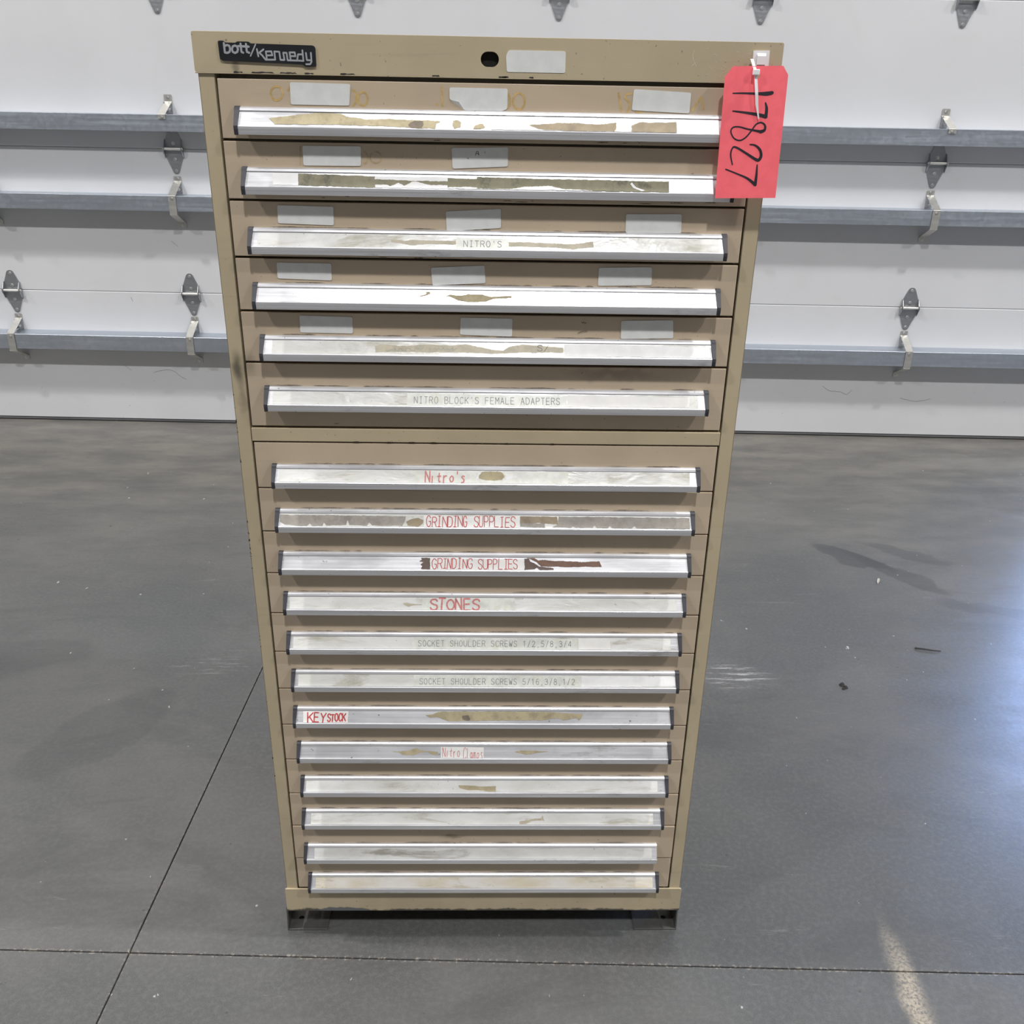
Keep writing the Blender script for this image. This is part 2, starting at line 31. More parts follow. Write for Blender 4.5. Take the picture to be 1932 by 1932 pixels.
# ------------------------------------------------------------------ node helpers
class NB:
    def __init__(s, name):
        s.m = bpy.data.materials.new(name); s.m.use_nodes = True
        s.t = s.m.node_tree; s.t.nodes.clear()
        s.out = s.t.nodes.new('ShaderNodeOutputMaterial')
        s.p = s.t.nodes.new('ShaderNodeBsdfPrincipled'); s.l(s.p.outputs[0], s.out.inputs[0])
        s.tc = s.t.nodes.new('ShaderNodeTexCoord'); s.co = s.tc.outputs['Object']
    def l(s, a, b): s.t.links.new(a, b)
    def n(s, t, **k):
        n = s.t.nodes.new(t)
        for a, b in k.items(): setattr(n, a, b)
        return n
    def put(s, sock, v):
        if hasattr(v, 'is_linked') or hasattr(v, 'links'): s.l(v, sock)
        elif isinstance(v, (tuple, list)) and len(v) == 3 and len(sock.default_value) == 4: sock.default_value = (*v, 1)
        else: sock.default_value = v
    def math(s, op, a, b=0.0, c=None):
        n = s.n('ShaderNodeMath', operation=op); s.put(n.inputs[0], a); s.put(n.inputs[1], b)
        if c is not None: s.put(n.inputs[2], c)
        return n.outputs[0]
    def scaled(s, sc):
        n = s.n('ShaderNodeVectorMath', operation='MULTIPLY'); s.l(s.co, n.inputs[0]); n.inputs[1].default_value = sc
        return n.outputs[0]
    def noise(s, scale, detail=4, rough=.55, stretch=None, dist=0.0):
        n = s.n('ShaderNodeTexNoise'); n.inputs['Scale'].default_value = scale; n.inputs['Detail'].default_value = detail
        n.inputs['Roughness'].default_value = rough; n.inputs['Distortion'].default_value = dist
        s.l(s.scaled(stretch) if stretch else s.co, n.inputs['Vector'])
        return n.outputs['Fac']
    def rng(s, v, a, b, c=0.0, d=1.0, smooth=True):
        n = s.n('ShaderNodeMapRange'); n.interpolation_type = 'SMOOTHSTEP' if smooth else 'LINEAR'
        s.put(n.inputs[0], v)
        for i, x in enumerate((a, b, c, d)): n.inputs[i+1].default_value = x
        return n.outputs[0]
    def mix(s, f, a, b):
        n = s.n('ShaderNodeMix', data_type='RGBA'); s.put(n.inputs[0], f); s.put(n.inputs[6], a); s.put(n.inputs[7], b)
        return n.outputs[2]
    def blob(s, c, r, rot=0.0, inner=.3, wob=0.0, wscale=20.0):
        v = s.co
        if wob:
            nz = s.n('ShaderNodeTexNoise'); nz.inputs['Scale'].default_value = wscale; nz.inputs['Detail'].default_value = 3; s.l(s.co, nz.inputs['Vector'])
            a = s.n('ShaderNodeVectorMath', operation='SUBTRACT'); s.l(nz.outputs['Color'], a.inputs[0]); a.inputs[1].default_value = (.5, .5, .5)
            b = s.n('ShaderNodeVectorMath', operation='SCALE'); s.l(a.outputs[0], b.inputs[0]); b.inputs[3].default_value = wob
            d = s.n('ShaderNodeVectorMath', operation='ADD'); s.l(s.co, d.inputs[0]); s.l(b.outputs[0], d.inputs[1]); v = d.outputs[0]
        mp = s.n('ShaderNodeMapping', vector_type='TEXTURE'); s.l(v, mp.inputs['Vector'])
        mp.inputs['Location'].default_value = c; mp.inputs['Scale'].default_value = r
        mp.inputs['Rotation'].default_value = rot if isinstance(rot, tuple) else (0, 0, rot)
        ln = s.n('ShaderNodeVectorMath', operation='LENGTH'); s.l(mp.outputs[0], ln.inputs[0])
        return s.rng(ln.outputs['Value'], inner, 1.0, 1.0, 0.0)
    def bump(s, h, strength=.2, dist=.001):
        n = s.n('ShaderNodeBump'); n.inputs['Strength'].default_value = strength; n.inputs['Distance'].default_value = dist
        s.l(h, n.inputs['Height']); s.l(n.outputs[0], s.p.inputs['Normal'])
    def fin(s, col=None, rough=.5, metal=0.0, spec=.5):
        if col is not None: s.put(s.p.inputs['Base Color'], col)
        s.put(s.p.inputs['Roughness'], rough); s.put(s.p.inputs['Metallic'], metal); s.p.inputs['Specular IOR Level'].default_value = spec
        return s.m

def simple(name, col, rough=.5, metal=0.0, var=.08, scale=30, spec=.5, stretch=None):
    b = NB(name); f = b.noise(scale, 4, stretch=stretch)
    lo = tuple(c*(1-var) for c in col); hi = tuple(min(1, c*(1+var)) for c in col)
    return b.fin(b.mix(b.rng(f, .3, .7), lo, hi), rough, metal, spec)

def paint(name, base):
    b = NB(name)
    lo = tuple(c*.93 for c in base); hi = tuple(c*1.05 for c in base)
    c = b.mix(b.rng(b.noise(6, 5), .3, .7), lo, hi)
    c = b.mix(b.math('MULTIPLY', b.rng(b.noise(1.7, 6, .7, dist=.6), .52, .75), .35), c, tuple(x*.72 for x in base))   # rubbed grime
    streak = b.rng(b.noise(12, 5, .6, stretch=(.35, 1, 7)), .56, .78)
    c = b.mix(b.math('MULTIPLY', streak, .22), c, tuple(x*.6 for x in base))
    specks = b.rng(b.noise(210, 2, .4), .735, .76)
    c = b.mix(b.math('MULTIPLY', specks, .5), c, (.03, .025, .02))
    grain = b.noise(900, 2)
    c = b.mix(b.math('MULTIPLY', b.rng(grain, .35, .7), .10), c, tuple(x*.7 for x in base))
    # single stains that the cabinet carries
    for (cx, cz, rx, rz, amt, wob) in ((-.369, 1.136, .012, .034, .8, .012), (-.352, 1.145, .014, .028, .35, .01), (-.366, 1.09, .010, .04, .35, .02),
                                       (-.329, 1.539, .007, .016, .5, .012), (.371, .075, .012, .02, .5, .02), (-.374, .066, .012, .015, .6, .02),
                                       (.17, .29, .05, .01, .35, .03), (-.06, .243, .03, .008, .5, .02), (.19, 1.134, .10, .012, .3, .03)):
        f = b.math('MULTIPLY', b.blob((cx, 0, cz), (rx, 5, rz), wob=wob, wscale=45, inner=.15), amt)
        c = b.mix(f, c, (.055, .05, .04))
    b.bump(b.noise(260, 3), .12, .0006)
    r = b.rng(b.noise(9, 4), .3, .7, .36, .52)
    return b.fin(c, r, 0, .45)

BODY = (.505, .422, .284); DRAW = (.55, .445, .325)
M = {}
M['paint'] = paint('tan_paint', BODY)
M['dpaint'] = paint('drawer_tan_paint', DRAW)
# worn bottom rail: bare dark steel along the lower edge
b = NB('rail_paint')
sep = b.n('ShaderNodeSeparateXYZ'); b.l(b.co, sep.inputs[0])
e = b.math('ADD', sep.outputs[2], b.math('MULTIPLY', b.math('SUBTRACT', b.noise(28, 5, .65), .5), .022))
c = b.mix(b.rng(b.noise(7, 5), .3, .7), tuple(x*.82 for x in BODY), tuple(x*1.02 for x in BODY))
c = b.mix(b.rng(e, .059, .064, .9, 0), c, (.05, .048, .045))
c = b.mix(b.blob((-.275, 0, .058), (.055, 5, .0095), wob=.01, wscale=60, inner=.75), c, (.13, .135, .14))
c = b.mix(b.math('MULTIPLY', b.rng(b.noise(120, 3), .69, .74), .5), c, (.05, .04, .03))
M['rail'] = b.fin(c, .45)
b = NB('aluminium')
f = b.noise(60, 4, .6, stretch=(.06, 1, 4)); g = b.noise(14, 6, .7, stretch=(.5, 1, 2))
c = b.mix(b.rng(f, .3, .7), (.70, .70, .72), (.84, .84, .865))
c = b.mix(b.math('MULTIPLY', b.rng(b.noise(300, 3, .6, stretch=(.01, 1, 2.5)), .5, .62), .35), c, (.52, .52, .55))
c = b.mix(b.math('MULTIPLY', b.rng(g, .58, .74), .5), c, (.16, .15, .13))
c = b.mix(b.math('MULTIPLY', b.rng(b.noise(150, 3), .70, .74), .7), c, (.08, .07, .06))
M['alu'] = b.fin(c, b.rng(g, .3, .7, .28, .42), .62)
b.bump(b.noise(120, 3, stretch=(.05, 1, 3)), .10, .0006)
M['cap'] = simple('black_plastic', (.035, .036, .045), .5, var=.2)
M['dark'] = simple('dark_inside', (.012, .011, .010), .9)

def film(name, a, bcol, grime, amt):
    b = NB(name)
    c = b.mix(b.rng(b.noise(9, 5, .6, stretch=(1, 1, 3)), .32, .66), a, bcol)
    c = b.mix(b.math('MULTIPLY', b.rng(b.noise(16, 6, .7, stretch=(.4, 1, 2.2), dist=.5), .50, .68), amt), c, grime)
    c = b.mix(b.math('MULTIPLY', b.rng(b.noise(220, 3), .70, .74), .6), c, (.09, .08, .06))
    b.bump(b.noise(22, 3, .5, stretch=(.8, 1, 2.5), dist=1.0), .55, .002)
    m = b.fin(c, .26, 0, .7)
    return m
M['film'] = film('cloudy_label_film', (.64, .64, .60), (.77, .77, .75), (.34, .32, .22), .7)
M['yfilm'] = film('yellowed_label_film', (.62, .55, .40), (.72, .70, .66), (.36, .30, .17), .75)
M['gfilm'] = film('grey_label_film', (.50, .50, .48), (.64, .64, .62), (.22, .20, .16), .75)
def papery(name, col, dark, amt=.5, rough=.75):
    b = NB(name)
    c = b.mix(b.rng(b.noise(60, 5, .65), .3, .7), tuple(x*.85 for x in col), tuple(min(1, x*1.1) for x in col))
    c = b.mix(b.math('MULTIPLY', b.rng(b.noise(38, 5, .7), .52, .68), amt), c, dark)
    return b.fin(c, rough)
M['kraft'] = papery('torn_kraft_paper', (.43, .37, .235), (.25, .21, .14), .6)
M['kraftdark'] = papery('stained_kraft_paper', (.20, .165, .125), (.10, .08, .07))
M['tape'] = papery('old_tape_residue', (.50, .45, .34), (.36, .30, .22), .5, .5)
M['brown'] = papery('brown_torn_paper', (.33, .27, .185), (.19, .155, .12))
M['olive'] = papery('grimy_torn_paper', (.25, .235, .16), (.09, .085, .07), .7)
M['grey'] = papery('grey_torn_paper', (.34, .315, .28), (.22, .195, .175), .5)
M['darkbrown'] = papery('dark_brown_torn_paper', (.15, .11, .095), (.09, .065, .06))
M['rust'] = papery('red_brown_torn_paper', (.21, .125, .092), (.15, .085, .065))
M['paper'] = simple('white_paper_scrap', (.80, .80, .80), .5, var=.05, scale=50)
M['whitepaper'] = simple('white_label_paper', (.78, .77, .74), .45, var=.05, scale=40)
M['card'] = papery('typed_label_card', (.70, .71, .66), (.62, .62, .45), .5, .35)
M['sticker'] = simple('white_sticker', (.74, .75, .73), .5, var=.04, scale=60)
M['ink'] = simple('typed_ink', (.12, .125, .135), .6, var=.2, scale=400)
M['red'] = simple('red_marker', (.50, .055, .06), .5, var=.25, scale=300)
M['redpale'] = simple('faded_red_marker', (.56, .19, .185), .5, var=.2, scale=300)
M['black'] = simple('black_marker', (.022, .018, .026), .45, var=.2)
M['ghost'] = simple('faded_yellow_paint_pen', (.58, .40, .16), .55, var=.18, scale=120)
M['ghost2'] = simple('faint_yellow_paint_pen', (.44, .335, .20), .55, var=.18, scale=120)
M['plate'] = simple('black_plate', (.013, .014, .017), .35, var=.2)
M['logo'] = simple('silver_lettering', (.46, .47, .49), .35, .3, var=.1)
M['tag'] = simple('red_tag_card', (.98, .15, .18), .55, var=.05, scale=60)
M['nylon'] = simple('white_nylon', (.86, .84, .85), .3, var=.03)
M['scr'] = simple('scratch', (.72, .66, .52), .5)
M['debris'] = simple('dark_debris', (.03, .028, .026), .7)
M['grime'] = simple('brown_grime', (.13, .105, .08), .7, var=.3, scale=200)
M['teal'] = simple('faded_teal_ink', (.33, .37, .32), .6, var=.2, scale=200)
M['leaf'] = simple('dry_leaf', (.42, .39, .33), .7)
# galvanised steel
def galv(name, col, rough=.38, sc=30):
    b = NB(name)
    v = b.n('ShaderNodeTexVoronoi'); v.inputs['Scale'].default_value = sc; b.l(b.co, v.inputs['Vector'])
    f = b.math('ADD', b.math('MULTIPLY', v.outputs['Color'], .18), b.math('MULTIPLY', b.noise(25, 5, .6, stretch=(.12, 1, 3)), .65))
    c = b.mix(b.rng(f, .25, .7), tuple(x*.92 for x in col), tuple(min(1, x*1.08) for x in col))
    return b.fin(c, b.rng(f, .3, .65, rough-.06, rough+.08), .85)
M['galv'] = galv('galvanised_steel', (.52, .565, .63), sc=70)
M['hinge'] = galv('grey_hinge_steel', (.40, .41, .43), .42, 80)
M['strap'] = galv('zinc_strap', (.66, .645, .60), .42, 60)
M['screw'] = simple('bright_screw', (.7, .7, .7), .3, .9)
# door skin
b = NB('white_door_skin')
c = b.mix(b.rng(b.noise(1.3, 5, .6), .3, .7), (.585, .590, .605), (.625, .630, .645))
sep = b.n('ShaderNodeSeparateXYZ'); b.l(b.co, sep.inputs[0])
low = b.rng(sep.outputs[2], .05, .75, 1, 0)
c = b.mix(b.math('MULTIPLY', b.rng(b.noise(70, 4, .6), .66, .72), b.math('MULTIPLY', low, .55)), c, (.22, .19, .17))
c = b.mix(b.math('MULTIPLY', b.rng(b.noise(3.0, 6, .7, dist=1.2), .55, .75), .12), c, (.55, .52, .46))
b.bump(b.noise(350, 2), .05, .001)
M['door'] = b.fin(c, .42)
M['rubber'] = simple('black_rubber', (.02, .02, .02), .6)
M['wallp'] = simple('wall_panel', (.34, .34, .34), .8, var=.04, scale=3)
M['ceil'] = simple('ceiling_deck', (.32, .32, .32), .8, var=.04, scale=2)
# concrete
FY = -0.03138; AY = -0.0507; BX = -0.6785
fu = Vector((math.cos(FY), math.sin(FY), 0)); fn = Vector((-fu.y, fu.x, 0)); JO = Vector((BX, AY, 0))
b = NB('polished_concrete')
n1 = b.noise(1.1, 7, .62, dist=.4); n2 = b.noise(7, 6, .7, stretch=(.8, 1.6, 1)); n3 = b.noise(95, 3)
c = b.mix(b.rng(n1, .36, .64), (.064, .067, .068), (.108, .106, .101))
c = b.mix(b.math('MULTIPLY', b.rng(n2, .35, .75), .5), c, (.070, .073, .074))
c = b.mix(b.math('MULTIPLY', b.rng(n3, .4, .7), .25), c, (.165, .165, .16))
c = b.mix(b.math('MULTIPLY', b.rng(b.noise(420, 2), .35, .65), .22), c, (.17, .168, .162))
c = b.mix(b.math('MULTIPLY', b.rng(b.noise(3.4, 6, .75, stretch=(.6, 1.5, 1), dist=.8), .50, .66), .40), c, (.06, .062, .063))
sp = b.n('ShaderNodeSeparateXYZ'); b.l(b.co, sp.inputs[0])
back = b.rng(b.math('ADD', sp.outputs[1], b.math('MULTIPLY', b.noise(2.2, 5, .7), 1.6)), 1.7, 3.9)       # tan dust drifted in towards the door
c = b.mix(b.math('MULTIPLY', back, .75), c, b.mix(b.rng(b.noise(5, 6, .7, stretch=(.5, 1.4, 1)), .35, .65), (.105, .100, .088), (.195, .180, .152)))
c = b.mix(b.math('MULTIPLY', b.rng(b.noise(9, 6, .8, stretch=(.3, 2.2, 1), dist=.6), .62, .70), .5), c, (.22, .215, .20))
for (cx, cy, rx, ry, rot, amt) in ((1.33, 1.66, .17, .05, -.6, .6), (1.45, 1.55, .22, .05, -.9, .45), (1.55, 1.70, .16, .045, -.5, .4), (1.75, 1.25, .3, .05, -.4, .35),
                                   (.62, 1.62, .05, .16, .5, .35), (-1.5, .95, .4, .12, .2, .3), (-1.0, .62, .25, .1, .9, .25), (-.3, -.55, .25, .08, .3, .2)):
    c = b.mix(b.math('MULTIPLY', b.blob((cx, cy, 0), (rx, ry, 5), rot, wob=.16, wscale=6, inner=.8), amt), c, (.040, .042, .043))
# pale scuffs (chalk like) and flecks
sc = b.math('MULTIPLY', b.blob((.70, .90, 0), (.16, .09, 5), -.2, wob=.05, wscale=8), b.rng(b.noise(20, 5, .8, stretch=(.35, 3.5, 1)), .50, .62))
sc2 = b.math('MULTIPLY', b.blob((-.78, .93, 0), (.20, .10, 5), .2, wob=.05, wscale=8), b.rng(b.noise(20, 5, .8, stretch=(.35, 3.5, 1)), .54, .66))
c = b.mix(b.math('MULTIPLY', sc, .75), c, (.40, .40, .40)); c = b.mix(b.math('MULTIPLY', sc2, .5), c, (.34, .34, .34))
c = b.mix(b.math('MULTIPLY', b.rng(b.noise(46, 4, .5, stretch=(1, .55, 1)), .725, .75), .8), c, (.48, .48, .46))
c = b.mix(b.math('MULTIPLY', b.rng(b.noise(31, 3, .5), .73, .76), .7), c, (.05, .05, .05))
# tan dust spill
du = b.math('MULTIPLY', b.blob((.795, -.17, 0), (.035, .24, 5), -.06, wob=.03, wscale=14, inner=.2), b.rng(b.noise(160, 4, .7), .30, .62))
c = b.mix(b.math('MULTIPLY', du, .75), c, (.44, .38, .29))
# grit that gathers along the two saw cuts
def along(d, off):
    dp = b.n('ShaderNodeVectorMath', operation='DOT_PRODUCT'); b.l(b.co, dp.inputs[0]); dp.inputs[1].default_value = d
    return b.math('ABSOLUTE', b.math('SUBTRACT', dp.outputs['Value'], off))
for d in (fn, fu):
    a = along(d, JO.dot(d))
    g = b.math('MULTIPLY', b.rng(a, .0015, .008, 1, 0), b.rng(b.noise(130, 4, .7), .52, .62))
    c = b.mix(b.math('MULTIPLY', g, .6 if d is fn else .3), c, (.42, .37, .31))
b.bump(b.noise(45, 6, .7), .18, .002)
M['floor'] = b.fin(c, b.rng(n2, .35, .65, .28, .37), 0, .6)
M['joint'] = simple('joint_dirt', (.045, .043, .04), .9, scale=60, var=.5)

# ------------------------------------------------------------------ mesh helpers
def link(name, V, F, mat, parent=None, smooth=False, bevel=0.0):
    me = bpy.data.meshes.new(name); me.from_pydata([tuple(v) for v in V], [], F); me.update()
    if mat: me.materials.append(mat)
    if smooth:
        for p in me.polygons: p.use_smooth = True
    o = bpy.data.objects.new(name, me); COL.objects.link(o)
    if parent: o.parent = parent
    if bevel:
        md = o.modifiers.new('bevel', 'BEVEL'); md.width = bevel; md.segments = 2; md.limit_method = 'ANGLE'
    return o
def empty(name, loc=(0, 0, 0), rz=0.0, parent=None):
    o = bpy.data.objects.new(name, None); COL.objects.link(o); o.location = loc; o.rotation_euler = (0, 0, rz); o.empty_display_size = .1
    if parent: o.parent = parent
    return o
def tag(o, label=None, cat=None, group=None, kind=None):
    for k, v in (('label', label), ('category', cat), ('group', group), ('kind', kind)):
        if v: o[k] = v
    return o
class MB:
    def __init__(s): s.V = []; s.F = []
    def add(s, V, F):
        n = len(s.V); s.V += [tuple(v) for v in V]; s.F += [tuple(i+n for i in f) for f in F]; return s
    def box(s, x0, x1, y0, y1, z0, z1):
        return s.add([(x0,y0,z0),(x1,y0,z0),(x1,y1,z0),(x0,y1,z0),(x0,y0,z1),(x1,y0,z1),(x1,y1,z1),(x0,y1,z1)],
                     [(0,3,2,1),(4,5,6,7),(0,1,5,4),(1,2,6,5),(2,3,7,6),(3,0,4,7)])
    def prism(s, A, B):      # two matching rings, capped
        n = len(A); base = len(s.V)
        s.add(list(A)+list(B), [(i, (i+1) % n, (i+1) % n+n, i+n) for i in range(n)])
        for tri in tessellate_polygon([[Vector(v) for v in A]]):
            s.F.append(tuple(base+i for i in tri)); s.F.append(tuple(base+n+i for i in reversed(tri)))
        return s
    def plate(s, poly, f0, f1, holes=()):     # poly 2D -> f0(p), f1(p) 3D, with holes
        rings = [list(poly)]+[list(h) for h in holes]
        flat = [p for r in rings for p in r]; n = len(flat); base = len(s.V)
        s.V += [tuple(f0(p)) for p in flat]+[tuple(f1(p)) for p in flat]
        tr = tessellate_polygon([[Vector((p[0], p[1], 0)) for p in r] for r in rings])
        for t in tr: s.F.append(tuple(base+i for i in t)); s.F.append(tuple(base+n+i for i in reversed(t)))
        k = 0
        for r in rings:
            m = len(r)
            for i in range(m):
                a, c = k+i, k+(i+1) % m; s.F.append((base+a, base+c, base+n+c, base+n+a))
            k += m
        return s
    def tube(s, A, B, r0, r1=None, n=10):
        r1 = r0 if r1 is None else r1; A = Vector(A); B = Vector(B); d = (B-A).normalized()
        u = d.orthogonal().normalized(); w = d.cross(u)
        ra = [A+(u*math.cos(2*math.pi*i/n)+w*math.sin(2*math.pi*i/n))*r0 for i in range(n)]
        rb = [B+(u*math.cos(2*math.pi*i/n)+w*math.sin(2*math.pi*i/n))*r1 for i in range(n)]
        s.add(ra+rb, [(i, (i+1) % n, (i+1) % n+n, i+n) for i in range(n)]+[tuple(reversed(range(n))), tuple(range(n, 2*n))]); return s
    def go(s, name, mat, parent=None, fix=True, **k):
        o = link(name, s.V, s.F, mat, parent, **k)
        if fix:
            import bmesh
            bm = bmesh.new(); bm.from_mesh(o.data); bmesh.ops.recalc_face_normals(bm, faces=bm.faces); bm.to_mesh(o.data); bm.free()
        return o
def rrect(x0, x1, z0, z1, r, n=3):
    P = []
    for cx, cz, a in ((x1-r, z1-r, 0), (x0+r, z1-r, 90), (x0+r, z0+r, 180), (x1-r, z0+r, 270)):
        for i in range(n+1):
            t = R(a+90*i/n); P.append((cx+r*math.cos(t), cz+r*math.sin(t)))
    return P
def roundpoly(P, r, n=3):
    out = []; m = len(P)
    for i in range(m):
        p = Vector(P[i]); a = (Vector(P[i-1])-p); c = (Vector(P[(i+1) % m])-p)
        ra = min(r, a.length*.45); rc = min(r, c.length*.45)
        A = p+a.normalized()*ra; Cc = p+c.normalized()*rc
        for k in range(n+1):
            t = k/n; q = A*(1-t)**2+p*2*t*(1-t)+Cc*t*t; out.append((q.x, q.y))
    return out
def ribbon(mb, paths, fmap, w, closed=False, n=8):
    """flat pen strokes: paths in 2D, fmap(x, y, lift) -> 3D"""
    cnt = [0]
    for path in paths:
        ws = w if isinstance(w, (list, tuple)) else [w]*len(path)
        P = [Vector(p[:2]) for p in path]
        for i in range(len(P)-1):
            cnt[0] += 1
            d = P[i+1]-P[i]
            if d.length < 1e-7: continue
            q = Vector((-d.y, d.x)).normalized(); a, c = ws[i]/2, ws[i+1]/2
            pts = [P[i]+q*a, P[i]-q*a, P[i+1]-q*c, P[i+1]+q*c]
            mb.add([fmap(p.x, p.y, cnt[0]*2e-7) for p in pts], [(0, 1, 2, 3)])
        for i, p in enumerate(P):
            r = ws[i]/2; cnt[0] += 1
            mb.add([fmap(p.x+r*math.cos(2*math.pi*k/n), p.y+r*math.sin(2*math.pi*k/n), cnt[0]*2e-7) for k in range(n)], [tuple(range(n))])
    return mb
def smooth(P, W, k=5):
    out = []; ow = []; n = len(P)
    for i in range(n-1):
        p0, p1, p2, p3 = (Vector(P[max(i-1, 0)]), Vector(P[i]), Vector(P[i+1]), Vector(P[min(i+2, n-1)]))
        for j in range(k):
            t = j/k
            out.append(tuple(.5*((2*p1)+(p2-p0)*t+(2*p0-5*p1+4*p2-p3)*t*t+(3*p1-p0-3*p2+p3)*t**3))); ow.append(W[i]*(1-t)+W[i+1]*t)
    out.append(tuple(P[-1])); ow.append(W[-1]); return out, ow
def ragged(P, amp, step):
    out = []
    for i in range(len(P)):
        a = Vector(P[i]); c = Vector(P[(i+1) % len(P)]); d = c-a; k = max(1, int(d.length/step))
        q = Vector((-d.y, d.x)).normalized() if d.length else Vector((0, 0))
        for j in range(k):
            out.append(tuple(a+d*(j/k)+q*(rnd.uniform(-amp, amp) if j else 0)))
    return out

# ------------------------------------------------------------------ setting: floor of four sawn slabs
fl = empty('floor'); tag(fl, kind='structure')
base = MB().box(-10, 10, -11.5, 3.6, -.20, -.006).go('joint_bed', M['joint'], fl)
g = .0013
def slab(s0, s1, t0, t1):
    c = [JO+fu*a+fn*d for a, d in ((s0, t0), (s1, t0), (s1, t1), (s0, t1))]
    mb = MB(); mb.prism([(p.x, p.y, -.02) for p in c], [(p.x, p.y, 0) for p in c]); return mb.go('concrete_slab', M['floor'], fl, bevel=.0012)
slab(g, 10.5, g, 3.45); slab(-9.2, -g, g, 3.45); slab(g, 10.5, -11.4, -g); slab(-9.2, -g, -11.4, -g)

# ------------------------------------------------------------------ back wall with the overhead door
DW = empty('door_1', (0, 3.08764, 0), R(-1.80674)); tag(DW, kind='structure')
J = [0.012, 0.6455, 1.2856, 1.9257, 2.566, 3.206, 3.846, 4.486]; U0, U1 = -4.93, 2.87
for k in range(7):
    z0, z1 = J[k], J[k+1]
    # outline (out, z): lipped section, slight nose at each joint
    pr = [(0, z0+.0035), (-.0015, z0+.001), (-.006, z0+.0008), (-.006, z0), (-.045, z0), (-.045, z1), (-.006, z1), (-.006, z1-.0008), (-.0015, z1-.001), (0, z1-.0035)]
    MB().prism([(U0, -a, z) for a, z in pr], [(U1, -a, z) for a, z in pr]).go('door_section', M['door'], DW)
# bottom seal: alloy retainer and black rubber
bs = MB().box(U0, U1, -.003, .04, .006, .012).go('bottom_seal', M['rubber'], DW)
MB().box(U0, U1, -.007, .046, .0, .0065).go('seal_bulb', M['rubber'], bs)
MB().box(U0, U1, -.0065, -.002, .0065, .0105).go('seal_retainer', M['hinge'], bs)
# struts: open channels
for zt, zb in ((1.4275, 1.3600), (1.0930, 1.0280), (.4560, .3870)):
    t = .0018; D_ = .102
    pr = [(0, zt), (D_-.001, zt), (D_, zt-.001), (D_, zb), (0, zb), (0, zb+t), (D_-t, zb+t), (D_-t, zt-t), (0, zt-t)]
    MB().prism([(U0+.02, -a, z) for a, z in pr], [(U1-.02, -a, z) for a, z in pr]).go('door_strut', M['galv'], DW)
COLS = [-1.4265+.851*i for i in range(-3, 5)]
# hinge prototype
def hinge(u, zj):
    up = roundpoly([(-.012, .092), (.012, .092), (.036, .036), (.038, .0), (-.038, .0), (-.036, .036)], .011)
    lo = roundpoly([(-.040, -.002), (.040, -.002), (.0425, -.024), (.010, -.106), (-.010, -.106), (-.0425, -.024)], .009)
    root = empty('hinge', (u, 0, zj), 0, DW)
    hole = [(.006*math.cos(a*.785), .018+.010*math.sin(a*.785)) for a in range(8)]
    MB().plate(up, lambda p: (p[0], -.0005, p[1]), lambda p: (p[0], -.0035, p[1]), [hole]).go('upper_leaf', M['hinge'], root)
    MB().plate(lo, lambda p: (p[0], -.0005, p[1]), lambda p: (p[0], -.0035, p[1])).go('lower_leaf', M['hinge'], root)
    ck = MB()
    for sx in (-1, 1):
        for dx, a, c in ((.037, .040, -.012), (.0415, .008, -.040)):
            x = sx*dx
            P = [(-.002, a), (-.012, a-.006), (-.026, .008), (-.026, -.008), (-.012, c+.006), (-.002, c)]
            ck.prism([(x-.0012, y, z) for y, z in P], [(x+.0012, y, z) for y, z in P])
    ck.go('hinge_cheeks', M['hinge'], root)['kind'] = 'stuff'
    MB().tube((-.045, -.019, 0), (.045, -.019, 0), .0058, n=12).go('hinge_pin', M['strap'], root, smooth=False)
    s = MB()
    for x, z in ((0, .078), (0, .022), (0, -.045), (0, -.093)):
        s.tube((x, -.003, z), (x, -.0075, z), .0065, .0055, 8); s.tube((x, -.003, z), (x, -.0042, z), .0085, n=10)
    s.go('hinge_screws', M['screw'], root)['kind'] = 'stuff'
    return root
def clone(o, parent, loc=None):
    c = o.copy(); COL.objects.link(c); c.parent = parent
    if loc is not None: c.location = loc
    for ch in [x for x in bpy.data.objects if x.parent == o]: clone(ch, c)
    return c
H0 = None
for zj in J[1:4]:
    for u in COLS:
        if H0 is None: H0 = hinge(u, zj)
        else: clone(H0, DW, (u, 0, zj))
def bracket(u, zt, full=True):
    root = empty('strut_bracket', (u, 0, zt), 0, DW); w = .0165; t = .0022
    if full: pr = [(.002, .0765), (.002, .055), (.104, .0012), (.1045, 0), (.1045, -.079), (.103, -.080), (.002, -.127), (.002, -.148)]
    else: pr = [(.002, .080), (.002, .050), (.104, .0012), (.1045, 0), (.1045, -.017)]
    mb = MB()
    for i in range(len(pr)-1):
        (a, z), (c, y) = pr[i], pr[i+1]; d = Vector((c-a, y-z)).normalized(); n_ = Vector((-d.y, d.x))*t
        if n_.x < 0: n_ = -n_
        ring = [(a, z), (c, y), (c+n_.x, y+n_.y), (a+n_.x, z+n_.y)]
        mb.prism([(-w, -p, q) for p, q in ring], [(w, -p, q) for p, q in ring])
    mb.go('strap', M['strap'], root)
    MB().box(-w+.001, w-.001, -.003, -.001, .002, .054).box(-w+.001, -w+.003, -.022, -.001, .004, .05).go('gusset_tab', M['hinge'], root)
    s = MB()
    pts = [(.0042, .068), (.0042, .020), (.1067, -.010)]+([(.0042, -.138)] if full else [])
    for a, z in pts: s.tube((0, -a, z), (0, -a-.004, z), .0062, .005, 8); s.tube((0, -a, z), (0, -a-.001, z), .0085, n=10)
    s.go('strap_screws', M['screw'], root)['kind'] = 'stuff'
    return root
BR = {}
